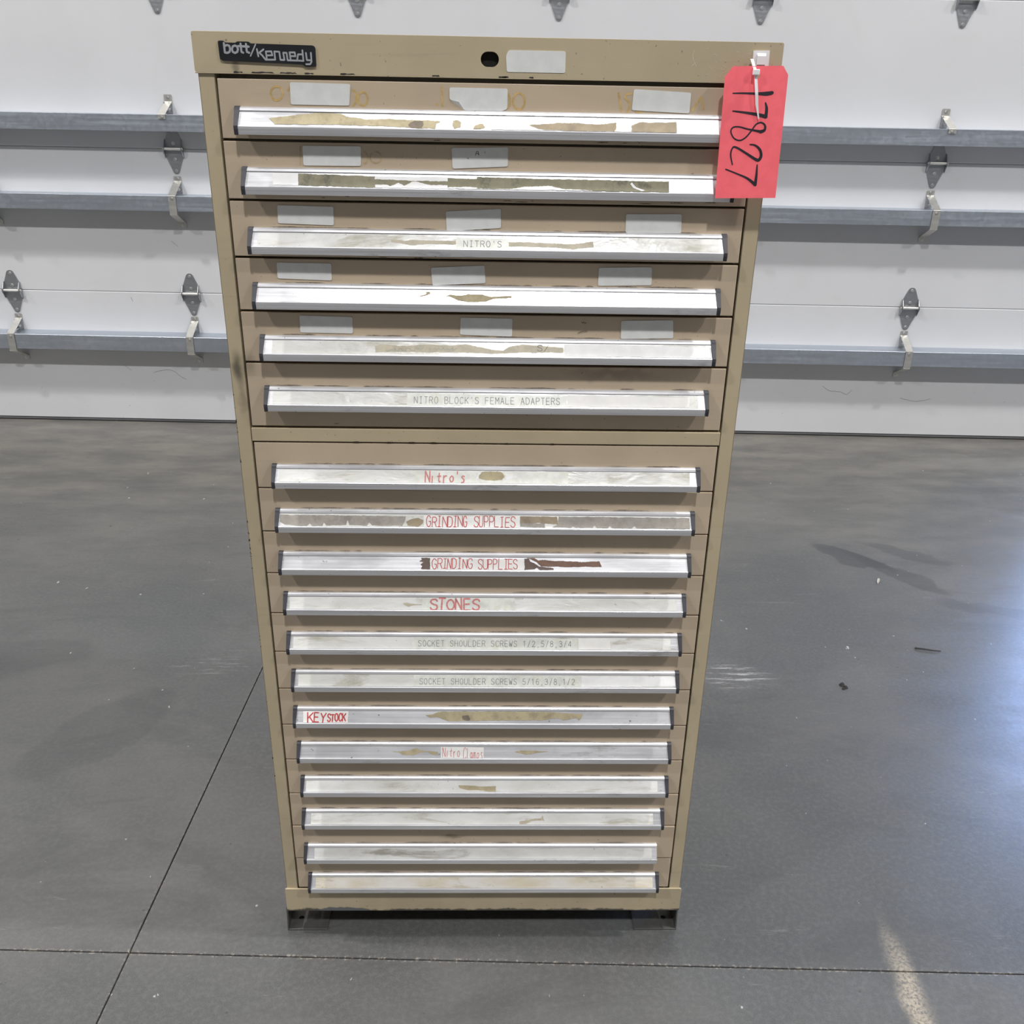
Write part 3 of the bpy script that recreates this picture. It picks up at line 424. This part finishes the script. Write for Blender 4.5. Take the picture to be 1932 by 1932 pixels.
for zt, full in ((1.4275, False), (1.0930, True), (.4560, True)):
    for u in COLS:
        if full not in BR: BR[full] = bracket(u, zt, full)
        else: clone(BR[full], DW, (u, 0, zt))
# hairline dirt marks on the lowest section (cobweb-like scrapes), on its skin
sm = MB()
for P in ([(1.63, .255), (1.665, .232), (1.72, .226), (1.755, .214), (1.775, .238)], [(-1.66, .255), (-1.60, .268), (-1.56, .262), (-1.53, .235), (-1.505, .222)],
          [(-1.80, .285), (-1.77, .262)], [(2.02, .20), (2.10, .186), (2.17, .20)], [(-1.72, .62), (-1.715, .60)], [(1.70, .36), (1.78, .372), (1.86, .383)],
          [(-1.49, .883), (-1.465, .862)]):
    Q_ = smooth(P, [1]*len(P), 4)[0] if len(P) > 2 else P
    ribbon(sm, [[(x+rnd.uniform(-.0015, .0015), y+rnd.uniform(-.0015, .0015)) for x, y in Q_]], lambda x, y, l: (x, -.0008-l, y), .0009)
sm.go('scrape_marks', M['debris'], DW)['kind'] = 'stuff'

def wall_rect(name, u0, u1, z0, z1, parent=None):
    return (u0, u1, z0, z1)
wb = empty('wall_back', (0, 3.08764, 0), R(-1.80674)); tag(wb, kind='structure')
WU = (2.92, 4.3, .55, 2.35)
mb = MB()
mb.box(-10.2, U0, .0, .2, 0, 8.2); mb.box(U0, U1, .05, .2, 4.49, 8.2)
mb.box(U1, WU[0], .0, .2, 0, 8.2); mb.box(WU[0], WU[1], 0, .2, 0, WU[2]); mb.box(WU[0], WU[1], 0, .2, WU[3], 8.2); mb.box(WU[1], 10.2, 0, .2, 0, 8.2)
mb.go('wall_panel', M['wallp'], wb)
wn = empty('window_1', (0, 3.08764, 0), R(-1.80674)); tag(wn, kind='structure')
a, c, d, e = WU
MB().box(a, a+.05, -.02, .12, d, e).box(c-.05, c, -.02, .12, d, e).box(a, c, -.02, .12, d, d+.05).box(a, c, -.02, .12, e-.05, e).go('window_frame', M['hinge'], wn)
for nm, bb in (('wall_left', (-9.3, -9.1, -11.5, 3.6, 0, 8.2)), ('wall_right', (9.1, 9.3, -11.5, 3.4, 0, 8.2)), ('wall_front', (-9.3, 9.3, -11.6, -11.4, 0, 8.2)), ('ceiling', (-9.3, 9.3, -11.6, 3.6, 8.2, 8.4))):
    tag(MB().box(*bb).go(nm, M['ceil'] if nm == 'ceiling' else M['wallp']), kind='structure')

# ------------------------------------------------------------------ ceiling lamps (real fixtures)
lm = simple('lamp_housing', (.03, .03, .03), .5)
le = bpy.data.materials.new('lamp_lens'); le.use_nodes = True
ep = le.node_tree.nodes['Principled BSDF']; ep.inputs['Emission Color'].default_value = (1, .98, .94, 1); ep.inputs['Emission Strength'].default_value = 6
for i, (X, Y, P, nr) in enumerate(LAMPS):
    where = (nr, ('leftmost', 'middle', 'rightmost', 'leftmost', 'second from left', 'second from right', 'rightmost')[i])
    r = empty('high_bay_lamp', (X, Y, LAMP_H))
    tag(r, 'round black ceiling lamp %s the overhead door, %s of its row' % where, 'lamp', 'ceiling lamps')
    MB().tube((0, 0, .04), (0, 0, .16), .22, .10, 20).tube((0, 0, .16), (0, 0, .90), .012, n=8).go('lamp_housing', lm, r)
    MB().tube((0, 0, .03), (0, 0, .04), .20, n=24).go('lamp_lens', le, r)
    ld = bpy.data.lights.new('lamp_light', 'AREA'); ld.shape = 'DISK'; ld.size = .34; ld.energy = P; ld.color = (1.0, .988, .978)
    lo = bpy.data.objects.new('lamp_light', ld); COL.objects.link(lo); lo.parent = r; lo.location = (0, 0, .02)

# ------------------------------------------------------------------ the drawer cabinet
CB = empty('drawer_cabinet'); tag(CB, 'tall tan steel cabinet of eighteen shallow drawers with silver full-width handles', 'cabinet')
T = .0015; DEP = .71
hs = MB()
for s in (-1, 1):
    x0, x1 = sorted((s*.380, s*.3785)); hs.box(x0, x1, .0, DEP, .0575, 1.578)
    x0, x1 = sorted((s*.380, s*.3585)); hs.box(x0, x1, .0, .0016, .111, 1.5312)       # front stile
    x0, x1 = sorted((s*.3600, s*.3585)); hs.box(x0, x1, .0, .035, .111, 1.5312)
hs.box(-.38, .38, DEP-T, DEP, .0575, 1.578).box(-.38, .38, .0, DEP, .0575, .0595).box(-.382, .382, .0, DEP+.001, 1.5775, 1.5792)
hs.box(-.36, .36, .03, .032, .0595, 1.5312)
hs.go('housing', M['paint'], CB, bevel=.0006)
lock = [(0.0004+.0118*math.cos(a)*(1 if abs(math.cos(a)) < 2 else 1), 1.5528+.0092*math.sin(a)) for a in [2*math.pi*i/20 for i in range(20)]]
lock = rrect(-.0114, .0122, 1.5437, 1.5617, .0088, 5)
hd = MB().plate(roundpoly([(-.383, 1.5312), (.383, 1.5312), (.383, 1.5792), (-.383, 1.5792)], .003), lambda p: (p[0], -.003, p[1]), lambda p: (p[0], .0, p[1]), [lock])
hd.box(-.383, .383, -.003, .012, 1.5300, 1.5313).go('header_panel', M['paint'], CB, bevel=.0005)
lk = MB().box(-.016, .016, .004, .03, 1.538, 1.567).go('lock_recess', M['dark'], CB)
MB().box(-.3578, .3578, -.0015, .02, 1.0232, 1.0440).go('middle_rail', M['paint'], CB, bevel=.0008)
br = MB().plate(roundpoly([(-.3825, .0575), (.3825, .0575), (.3825, .1132), (-.3825, .1132)], .003), lambda p: (p[0], -.0035, p[1]), lambda p: (p[0], .0, p[1]))
br.box(-.3825, .3825, -.003, .02, .0565, .0585)
br.go('bottom_rail', M['rail'], CB, bevel=.0008)
# feet: floor plates with a side web
fm = galv('worn_foot_steel', (.20, .20, .19), .5, 60)
for X0, X1, sx in ((-.387, -.309, -1), (.298, .383, 1)):
    for y0, y1 in ((.001, .075), (.64, .705)):
        hx = X0+.022 if sx < 0 else X1-.022
        hole = [(hx+.005*math.cos(k*.785), y0+.028+.005*math.sin(k*.785)) for k in range(8)]
        f = MB().plate([(X0, y0), (X1, y0), (X1, y1), (X0, y1)], lambda p: (p[0], p[1], .0002), lambda p: (p[0], p[1], .0035), [hole])
        w0, w1 = (X0, X0+.003) if sx < 0 else (X1-.003, X1)
        f.prism([(w0, y0, .0035), (w0, y1, .0035), (w0, y1, .0565), (w0, y0+.006, .0565)], [(w1, y0, .0035), (w1, y1, .0035), (w1, y1, .0565), (w1, y0+.006, .0565)])
        f.go('foot', fm, CB, bevel=.0004)
# name plate
P = roundpoly(D['plate'], .0018, 2)
np_ = MB().plate(P, lambda p: (p[0], -.003, p[1]), lambda p: (p[0], -.0055, p[1])).go('name_plate', M['plate'], CB, bevel=.0004)
np_['label'] = 'black contoured plate with silver lettering'
lt = MB(); ribbon(lt, D['logo'][:6], lambda x, z, l: (x, -.0058-l, z), .0026); ribbon(lt, D['logo'][6:], lambda x, z, l: (x, -.0058-l, z), .0021); ribbon(lt, [D['slash']], lambda x, z, l: (x, -.0058-l, z), .0017)
lt.go('lettering', M['logo'], np_)
def blank(poly, parent, y, name='blank_label', mat='sticker', r=.0025, th=.0006):
    o = MB().plate(roundpoly(poly, r), lambda p: (p[0], y, p[1]), lambda p: (p[0], y-th, p[1])).go(name, M[mat], parent)
    return o
blank([(.0245, 1.5638), (.0215, 1.5575), (.0227, 1.5383), (.0992, 1.5383), (.0989, 1.5639), (.030, 1.5640)], CB, -.003)['label'] = 'blank white sticker beside the lock hole'
mt = MB()
Mq = D['mount']
mt.plate(Mq, lambda p: (p[0], -.003, p[1]), lambda p: (p[0], -.0042, p[1]))
cx = sum(p[0] for p in Mq)/4; cz = sum(p[1] for p in Mq)/4
for s in (-1, 1):
    mt.prism([(cx-.006, -.0042, cz+s*.007), (cx+.006, -.0042, cz+s*.007), (cx+.005, -.0075, cz+s*.003), (cx-.005, -.0075, cz+s*.003)],
             [(cx-.006, -.0042, cz+s*.0085), (cx+.006, -.0042, cz+s*.0085), (cx+.005, -.0075, cz+s*.0045), (cx-.005, -.0075, cz+s*.0045)])
mt.box(cx-.006, cx+.006, -.0085, -.0070, cz-.005, cz+.005)
mt.go('tie_mount', M['nylon'], CB)
sr = MB(); ribbon(sr, D['scratch'], lambda x, z, l: (x, -.0032-l, z), .0004)
for k in range(16):
    x = rnd.uniform(.28, .345); z = rnd.uniform(1.537, 1.572); a = rnd.uniform(-.6, .4); L = rnd.uniform(.002, .007)
    ribbon(sr, [[(x, z), (x+L*math.cos(a), z+L*math.sin(a))]], lambda x, z, l: (x, -.0032-l, z), .00035)
sr.go('scratch_marks', M['scr'], CB)['kind'] = 'stuff'
# paint chips along edges
ch = MB()
def chip(x, z, w, h, y):
    P = ragged([(x-w/2, z-h/2), (x+w/2, z-h/2), (x+w/2*.8, z+h/2), (x-w/2*.9, z+h/2)], h*.3, max(.0008, w/8)); ch.plate(P, lambda p: (p[0], y, p[1]), lambda p: (p[0], y-.0001, p[1]))
for x, w in ((-.327, .012), (-.295, .03), (-.262, .022), (-.235, .012), (-.185, .02), (.018, .012), (.055, .006), (-.07, .01), (.0205, .01)):
    chip(x, 1.5322, w, .0016, -.0031)
for k in range(26):
    z = rnd.choice((rnd.uniform(.78, .90), rnd.uniform(.2, .7), rnd.uniform(.95, 1.1))); chip(-.3792, z, .0012, rnd.uniform(.001, .004), -.0001)
for x in (-.115, -.082, -.15, .03, .1, -.2): chip(x, 1.0236, rnd.uniform(.004, .012), .0011, -.0016)
ch.go('paint_chips', M['debris'], CB)['kind'] = 'stuff'

# stroke alphabet for typed and hand-lettered labels
def arc(cx, cy, rx, ry, a0, a1, n=8): return [(cx+rx*math.cos(R(a0+(a1-a0)*k/n)), cy+ry*math.sin(R(a0+(a1-a0)*k/n))) for k in range(n+1)]
SS = [(3.8, 5.0), (3.2, 5.8), (2, 6), (.7, 5.7), (.1, 4.7), (.6, 3.6), (2, 3.1), (3.4, 2.5), (3.9, 1.4), (3.3, .3), (2, 0), (.7, .2), (0, 1.1)]
CC = [(3.9, 4.8), (3.2, 5.8), (2.1, 6), (.9, 5.6), (.1, 4), (.1, 2), (.9, .4), (2.1, 0), (3.2, .2), (3.9, 1.2)]
OO = arc(2, 3, 2, 3, 90, 450, 16)
G = {'A': [[(0, 0), (2, 6), (4, 0)], [(.75, 2.1), (3.25, 2.1)]], 'B': [[(0, 0), (0, 6), (2.5, 6), (3.6, 5.4), (3.6, 3.9), (2.5, 3.2), (0, 3.2)], [(2.5, 3.2), (4, 2.4), (4, .8), (2.8, 0), (0, 0)]],
     'C': [CC], 'D': [[(0, 0), (0, 6), (2, 6), (3.5, 5.2), (4, 3), (3.5, .8), (2, 0), (0, 0)]], 'E': [[(3.8, 6), (0, 6), (0, 0), (3.8, 0)], [(0, 3.1), (3.2, 3.1)]],
     'F': [[(3.8, 6), (0, 6), (0, 0)], [(0, 3.1), (3.2, 3.1)]], 'G': [CC+[(3.9, 2.8), (2.3, 2.8)]], 'H': [[(0, 0), (0, 6)], [(4, 0), (4, 6)], [(0, 3.1), (4, 3.1)]],
     'I': [[(2, 0), (2, 6)], [(.8, 0), (3.2, 0)], [(.8, 6), (3.2, 6)]], 'K': [[(0, 0), (0, 6)], [(4, 6), (0, 2.4)], [(1.3, 3.6), (4, 0)]], 'L': [[(0, 6), (0, 0), (3.8, 0)]],
     'M': [[(0, 0), (0, 6), (2, 2.6), (4, 6), (4, 0)]], 'N': [[(0, 0), (0, 6), (4, 0), (4, 6)]], 'O': [OO], 'P': [[(0, 0), (0, 6), (2.6, 6), (3.8, 5.3), (3.8, 3.7), (2.6, 2.9), (0, 2.9)]],
     'R': [[(0, 0), (0, 6), (2.6, 6), (3.8, 5.3), (3.8, 3.8), (2.6, 3), (0, 3)], [(2.2, 3), (4, 0)]], 'S': [SS], 'T': [[(0, 6), (4, 6)], [(2, 6), (2, 0)]],
     'U': [[(0, 6), (0, 1.6), (.8, .3), (2, 0), (3.2, .3), (4, 1.6), (4, 6)]], 'W': [[(0, 6), (.9, 0), (2, 4), (3.1, 0), (4, 6)]], 'Y': [[(0, 6), (2, 3), (4, 6)], [(2, 3), (2, 0)]],
     '1': [[(.8, 4.8), (2.2, 6), (2.2, 0)]], '2': [[(.3, 4.7), (1, 5.8), (2.2, 6), (3.5, 5.5), (3.8, 4.3), (3.2, 3), (.2, 0), (4, 0)]],
     '3': [[(.4, 5), (1.4, 6), (2.8, 5.9), (3.6, 4.7), (3, 3.5), (1.8, 3.2), (3.2, 2.9), (3.9, 1.6), (3, .3), (1.5, 0), (.2, .9)]], '4': [[(3, 0), (3, 6), (.1, 1.7), (4, 1.7)]],
     '5': [[(3.6, 6), (.8, 6), (.5, 3.3), (2.2, 3.7), (3.6, 3), (3.8, 1.6), (3, .3), (1.4, 0), (.2, .9)]], '6': [[(3.4, 5.6), (2, 6), (.8, 5), (.2, 2.8), (.6, .8), (2, 0), (3.4, .6), (3.8, 1.9), (3.2, 3.2), (2, 3.6), (.5, 2.6)]],
     '8': [arc(2, 4.6, 1.5, 1.4, 90, 450, 12), arc(2, 1.6, 1.9, 1.6, 90, 450, 12)], '/': [[(.6, -.4), (3.4, 6.4)]], ',': [[(2, .5), (2, -.3), (1.5, -1.1)]], "'": [[(2, 6.1), (2, 4.6)]],
     'i': [[(1, 0), (1, 3.6)]], 't': [[(1.6, 5), (1.3, .8), (1.8, .1), (2.6, .4)], [(0, 3.3), (3, 3.5)]], 'r': [[(.4, 0), (.4, 3.4)], [(.4, 2.2), (1.3, 3.3), (2.5, 3.3)]],
     'o': [arc(2, 1.7, 1.7, 1.7, 90, 450, 12)], 's': [[(3, 3.2), (1.6, 3.6), (.8, 2.7), (2.8, 1.5), (2.4, .2), (.6, 0)]], 'l': [[(1.2, 6), (1, 0)]],
     'a': [[(3.2, 2.8), (2, 3.4), (.6, 2.4), (.6, .8), (1.8, 0), (3.2, 1.1), (3.2, 3.2), (3.5, 0)]], 'm': [[(.2, 0), (.3, 3.3), (1.4, 3.2), (1.9, 0)], [(1.9, 2.6), (2.9, 3.3), (3.7, 0)]],
     'p': [[(.6, 3.2), (.4, -1.8)], [(.6, 2.8), (2.2, 3.4), (3.2, 2), (2.2, .3), (.6, .6)]]}
def text_paths(txt, style, xl, xr, tt, tb):
    """returns polylines in (X, t) of the slanted handle strip"""
    out = []
    adv = 6.0 if style == 'typed' else 5.0
    total = (len(txt)-1)*adv+4.0; k = (xr-xl)/total
    for i, ch_ in enumerate(txt):
        if ch_ == ' ': continue
        sx = sy = 1; ox = oy = 0; sk = 0
        if style != 'typed': sx = rnd.uniform(.86, 1.12); sy = rnd.uniform(.92, 1.04); ox = rnd.uniform(-.3, .3); oy = rnd.uniform(-.25, .25); sk = rnd.uniform(-.05, .10)
        if style == 'pen': sk += .05
        for st in G[ch_]:
            P = []
            for (a, e_) in st:
                a2 = a*sx+ox+sk*e_; b2 = e_*sy+oy
                if style != 'typed': a2 += rnd.uniform(-.12, .12); b2 += rnd.uniform(-.12, .12)
                P.append((xl+(i*adv+a2)*k, tb-(tb-tt)*b2/6.0))
            out.append(P)
    return out

P0 = (.0060, -.0058); P1 = (.0180, -.0233); PL = math.hypot(P1[0]-P0[0], P1[1]-P0[1])
PN = Vector((0, -(P0[1]-P1[1])/PL, (P1[0]-P0[0])/PL))
CAPW = .0072
prof = [(0, 0), (.0034, -.0003), (.0056, -.0020), (.0070, -.0046), (.0070, -.0053), (.0054, -.0053), P0, P1, (.0193, -.0231), (.0201, -.0240), (.0200, -.0272), (.0190, -.0340), (.0172, -.0340), (.0174, -.0255), (.0040, -.0078), (0, -.0078)]
capp = [(0, .0006), (.0040, .0004), (.0066, -.0018), (.0080, -.0045), (.0205, -.0232), (.0208, -.0275), (.0196, -.0346), (.0150, -.0346), (.0020, -.0120), (0, -.0120)]
FILMS = {3: 'film', 5: 'film', 6: 'film', 7: 'film', 8: 'film', 10: 'film', 11: 'film', 12: 'film', 15: 'film', 16: 'film', 17: 'gfilm', 18: 'yfilm'}
STK = {1: [[(-0.2614, 1.5214), (-0.1824, 1.5205), (-0.1852, 1.4945), (-0.2621, 1.4947)], [(-0.0525, 1.5187), (0.0243, 1.5187), (0.024, 1.4940), (.018, 1.4915), (-.033, 1.4915), (-.040, 1.5005), (-0.0523, 1.5040)], [(0.1911, 1.5209), (0.2675, 1.5178), (0.2671, 1.4926), (0.1901, 1.4952)]],
       2: [[(-0.2505, 1.444), (-0.1723, 1.4445), (-0.1735, 1.4198), (-0.2509, 1.4192)], [(-0.0504, 1.4445), (0.0261, 1.4465), (0.0258, 1.4222), (-0.0492, 1.4183)]],
       3: [[(-0.2911, 1.3672), (-0.2141, 1.3663), (-0.2148, 1.3416), (-0.2917, 1.3433)], [(-0.0592, 1.3623), (0.0171, 1.367), (0.0174, 1.3415), (-0.0581, 1.3361)], [(0.1912, 1.3626), (0.2689, 1.3637), (0.2705, 1.3381), (0.1921, 1.3377)]],
       4: [[(-0.2984, 1.29), (-0.2217, 1.2896), (-0.2224, 1.266), (-0.2988, 1.2679)], [(-0.0812, 1.2857), (-0.0053, 1.2898), (-0.0037, 1.2653), (-0.0794, 1.2613)], [(0.1575, 1.2891), (0.2331, 1.2909), (0.2343, 1.2656), (0.1574, 1.2638)]],
       5: [[(-0.2721, 1.2156), (-0.1958, 1.2143), (-0.1963, 1.1903), (-0.2724, 1.1909)], [(-0.0395, 1.2156), (0.0358, 1.215), (0.0355, 1.1886), (-0.0404, 1.1908)], [(0.1942, 1.214), (0.27, 1.2158), (0.2723, 1.1893), (0.1951, 1.1875)]]}
TXT = {1: 'top drawer with three blank stickers and faded yellow writing', 2: 'drawer with two blank stickers and a grimy torn handle strip', 3: 'drawer labelled NITRO\'S in type', 4: 'drawer with three stickers and a bare silver handle',
       5: 'drawer with three stickers and a cloudy handle strip', 6: 'deeper drawer labelled NITRO BLOCK\'S FEMALE ADAPTERS', 7: 'drawer labelled Nitro\'s in red marker', 8: 'drawer labelled GRINDING SUPPLIES, handle strip torn grey', 9: 'drawer labelled GRINDING SUPPLIES beside red-brown torn paper',
       10: 'drawer labelled STONES in red', 11: 'drawer labelled SOCKET SHOULDER SCREWS 1/2,5/8,3/4', 12: 'drawer labelled SOCKET SHOULDER SCREWS 5/16,3/8,1/2', 13: 'drawer labelled KEY STOCK in red', 14: 'drawer labelled Nitro Clamps in red pen',
       15: 'unlabelled drawer with a small kraft paper remnant', 16: 'unlabelled drawer with a thin tape remnant', 17: 'drawer whose handle lacks its right end cap', 18: 'bottom drawer with a yellowed handle strip'}
sm_ = D['seams']; TB = [(sm_[i], sm_[i+1]) for i in range(6)]+[(sm_[i], sm_[i+1]) for i in range(7, 19)]
capmesh = {}
for i, (zt_, zb_) in enumerate(TB, 1):
    gp = .0016 if i <= 6 else .0011
    y0 = {16: -.0005, 17: -.002, 2: -.0008, 8: -.0006}.get(i, 0.0)
    dr = MB().box(-.3562, .3562, y0, y0+.019, zb_+gp, zt_-(gp if i not in (1, 7) else .0002)).go('drawer', M['dpaint'], CB, bevel=.0009)
    dr['label'] = TXT[i]
    xl, xr, hz = D['H'][i-1]
    if i == 17: xr = .3245
    a = xl+CAPW-.0012; c = xr-(CAPW-.0012 if i != 17 else 0)
    f = lambda p, x: (x, y0-p[0]-(.0002 if p[0] == 0 else 0), hz+p[1])
    MB().prism([f(p, a) for p in prof], [f(p, c) for p in prof]).go('handle', M['alu'], dr)
    for s, xo in ((1, xl), (-1, xr)):
        if i == 17 and s == -1: continue
        A = [(xo+s*.0006*(-p[1]/.0346), y0-p[0], hz+p[1]) for p in capp]
        B = [(xo+s*(CAPW+.0004-.0026*(-p[1]/.0346)), y0-p[0], hz+p[1]) for p in capp]
        MB().prism(A, B).go('end_cap', M['cap'], dr, bevel=.0004)
    lay = [0]
    def pan(X, t, lift=0.0, hz=hz, y0=y0, a=a, c=c):
        t = min(max(t, .035), .985); X = min(max(X, a+.001), c-.001)
        return (X+PN.x*lift, y0-(P0[0]+(P1[0]-P0[0])*t)+PN.y*lift, hz+P0[1]+(P1[1]-P0[1])*t+PN.z*lift)
    if i in FILMS:
        xa, xb = a+.003+rnd.uniform(0, .012), c-.003-rnd.uniform(0, .012)
        mb = MB(); N_ = 24
        for k in range(N_):
            for q in range(1): mb.add([pan(xa+(xb-xa)*k/N_, .04, .0003), pan(xa+(xb-xa)*(k+1)/N_, .04, .0003), pan(xa+(xb-xa)*(k+1)/N_, .97, .0003), pan(xa+(xb-xa)*k/N_, .97, .0003)], [(0, 3, 2, 1)])
        mb.go('label_film', M[FILMS[i]], dr, fix=False)
    lift = .00042
    for (k, kind, P) in D['scraps']:
        if k != i: continue
        lift += .00007
        P = [(x, min(max(t, .04), .975)) for x, t in P]
        torn = kind not in ('card', 'whitepaper', 'film')
        P2 = [(x, t*PL) for x, t in P]
        if torn: P2 = ragged(ragged(P2, .0005, .005), .00035, .0013)
        mb = MB(); base = len(mb.V)
        mb.V += [pan(x, t/PL, lift) for x, t in P2]
        for tr in tessellate_polygon([[Vector((x, t, 0)) for x, t in P2]]): mb.F.append(tuple(tr))
        mb.go({'card': 'label_card', 'whitepaper': 'label_card', 'film': 'label_film', 'tape': 'tape_remnant'}.get(kind, 'torn_paper'), M[kind], dr)
    for (k, t_, st, x0, x1, tt, tb) in D['texts']:
        if k != i: continue
        w = {'typed': .00062, 'marker': .00115, 'pen': .0007}[st]
        if t_ in ('KEY', 'STOCK'): w = .0021
        if t_ == 'STONES': w = .0027
        if t_ == "Nitro's": w = .0019
        mt_ = M['ink'] if st == 'typed' or t_ == 'S/' else (M['redpale'] if t_ in ("Nitro's", 'STONES') else M['red'])
        mb = MB(); paths = [[(x, t*PL) for x, t in p] for p in text_paths(t_, st, x0, x1, tt, tb)]
        ribbon(mb, paths, lambda x, y, l: pan(x, y/PL, lift+.00012+l), w, n=6)
        mb.go('lettering', mt_, dr)
    if i == 1 or i == 2:
        for path in (D['ghost1'] if i == 1 else D['ghost2']):
            mb = MB(); ribbon(mb, [path], lambda x, z, l: (x, y0-.0002-l, z), .0026 if i == 1 else .0021)
            mb.go('lettering', M['ghost' if i == 1 else 'ghost2'], dr)['label'] = 'faded yellow handwritten mark'
    for P in STK.get(i, []): blank(P, dr, y0-.0004)
    if i == 1:   # the curled corner
        MB().prism([(-.0523, -.0011, 1.5040), (-.033, -.0011, 1.4915), (-.040, -.0045, 1.5015)], [(-.0523, -.0008, 1.5040), (-.033, -.0008, 1.4915), (-.040, -.0040, 1.5015)]).go('blank_label', M['sticker'], dr)
    # rub marks and grime under handles
    gm = MB()
    for k in range({1: 5, 2: 9, 3: 5}.get(i, 3)):
        x = rnd.uniform(-.3, .3); z = zb_+gp+rnd.uniform(.0004, .005); w = rnd.uniform(.002, .02)
        P = ragged([(x, z), (x+w, z), (x+w*.8, z+.0009), (x+w*.2, z+.0008)], .0003, .001); gm.plate(P, lambda p: (p[0], y0-.0001, p[1]), lambda p: (p[0], y0-.0002, p[1]))
    for k in range(0 if i < 3 else 22):      # dirt caught along the top edge of the handle
        w = rnd.uniform(.008, .05); x = rnd.uniform(a, c-w); z = hz+.0007; h_ = rnd.uniform(.0004, .0011)
        P = ragged([(x, z), (x+w, z), (x+w*.85, z+h_*.4), (x+w*.5, z+h_), (x+w*.15, z+h_*.4)], .0002, .0015); gm.plate(P, lambda p: (p[0], y0-.0001-k*1e-5, p[1]), lambda p: (p[0], y0-.0002-k*1e-5, p[1]))
    if i in (2, 5):
        ribbon(gm, D['marks%d' % i], lambda x, z, l: (x, y0-.0012-l, z), .0009 if i == 5 else .0007)
    if i == 5:
        sc_ = MB(); ribbon(sc_, [[(x, t*PL) for x, t in p] for p in D['scrib']], lambda x, y, l: pan(x, y/PL, lift+.0001+l), .0007)
        sc_.go('lettering', M['teal'], dr)['kind'] = 'stuff'
    gm.go('grime_marks', M['grime'], dr)['kind'] = 'stuff'

# ------------------------------------------------------------------ red tag hanging from the header on a nylon tie
TG = empty('hanging_tag', (D['hole'][0][0], D['hole'][0][1], D['hole'][0][2])); tag(TG, 'red card tag with 17827 written down it, hanging at top right corner of the cabinet', 'tag')
off = Vector(D['hole'][0])
Q = [Vector(p)-off for p in D['tag']]; yl = lambda z: -.012*(1.0-1.0)+ (Q[0].y+(Q[3].y-Q[0].y)*((z-Q[0].z)/(Q[3].z-Q[0].z)))
hole = [(.0036*math.cos(2*math.pi*k/14), .0036*math.sin(2*math.pi*k/14)) for k in range(14)]
MB().plate([(q.x, q.z) for q in Q], lambda p: (p[0], yl(p[1])+.0004, p[1]), lambda p: (p[0], yl(p[1]), p[1]), [hole]).go('tag_card', M['tag'], TG)
dg = MB()
for P, w in D['digits']:
    Q_, W_ = smooth([(p[0]-off.x, p[2]-off.z) for p in P], [v*1.45 for v in w])
    ribbon(dg, [Q_], lambda x, z, l: (x, yl(z)-.00025-l, z), W_)
dg.go('lettering', M['black'], TG)['label'] = 'black handwritten number 17827'
T_ = [Vector(p)-off for p in D['tie']]
tm = MB(); dy = [.0105, -.003, -.003, -.004, -.003, -.002]
for k in range(len(T_)-1):
    A, B = T_[k], T_[k+1]; w0 = .0019 if k < 4 else .0017; w1 = .0019 if k < 3 else (.0017 if k == 3 else .0007)
    ya, yb = yl(A.z)+dy[k], yl(B.z)+dy[k+1]
    tm.prism([(A.x-w0, ya, A.z), (A.x+w0, ya, A.z), (A.x+w0, ya-.0012, A.z), (A.x-w0, ya-.0012, A.z)], [(B.x-w1, yb, B.z), (B.x+w1, yb, B.z), (B.x+w1, yb-.0012, B.z), (B.x-w1, yb-.0012, B.z)])
tm.go('cable_tie', M['nylon'], TG)
h = Vector(D['tiehead'][0])-off; yh = yl(h.z)
MB().box(h.x-.0042, h.x+.0042, yh-.0085, yh-.0025, h.z-.0035, h.z+.0035).go('tie_head', M['nylon'], TG, bevel=.001)

# ------------------------------------------------------------------ small litter on the floor
tw = MB(); P = [(1.300, 1.045, .004), (1.325, 1.036, .006), (1.350, 1.030, .005), (1.372, 1.028, .004)]
for k in range(3): tw.tube(P[k], P[k+1], .0028-.0004*k, .0024-.0004*k, 6)
tag(tw.go('twig', M['debris']), 'thin dark twig lying on the concrete at the right, near the blue glare', 'litter')
cl = MB()
for k in range(3):
    x, y, r = ((1.010, .850, .009), (1.016, .838, .007), (1.008, .832, .005))[k]
    cl.tube((x, y, .0005), (x, y, r), r, r*.4, 7)
tag(cl.go('dirt_clump', M['debris']), 'small black clump of dirt on the concrete right of the cabinet', 'litter')
lf = MB(); lp = [(0, 0), (.014, .009), (.030, .010), (.044, .002), (.032, -.006), (.014, -.007)]
lf.plate(lp, lambda p: (1.345+p[0]*.4+p[1]*.6, 1.46+p[0]*.9, .0008+.004*abs(math.sin(p[0]*60))), lambda p: (1.345+p[0]*.4+p[1]*.6, 1.46+p[0]*.9, .0016+.004*abs(math.sin(p[0]*60))))
tag(lf.go('dry_leaf', M['leaf']), 'tiny pale dry leaf on a dark stain of the concrete, far right', 'leaf')
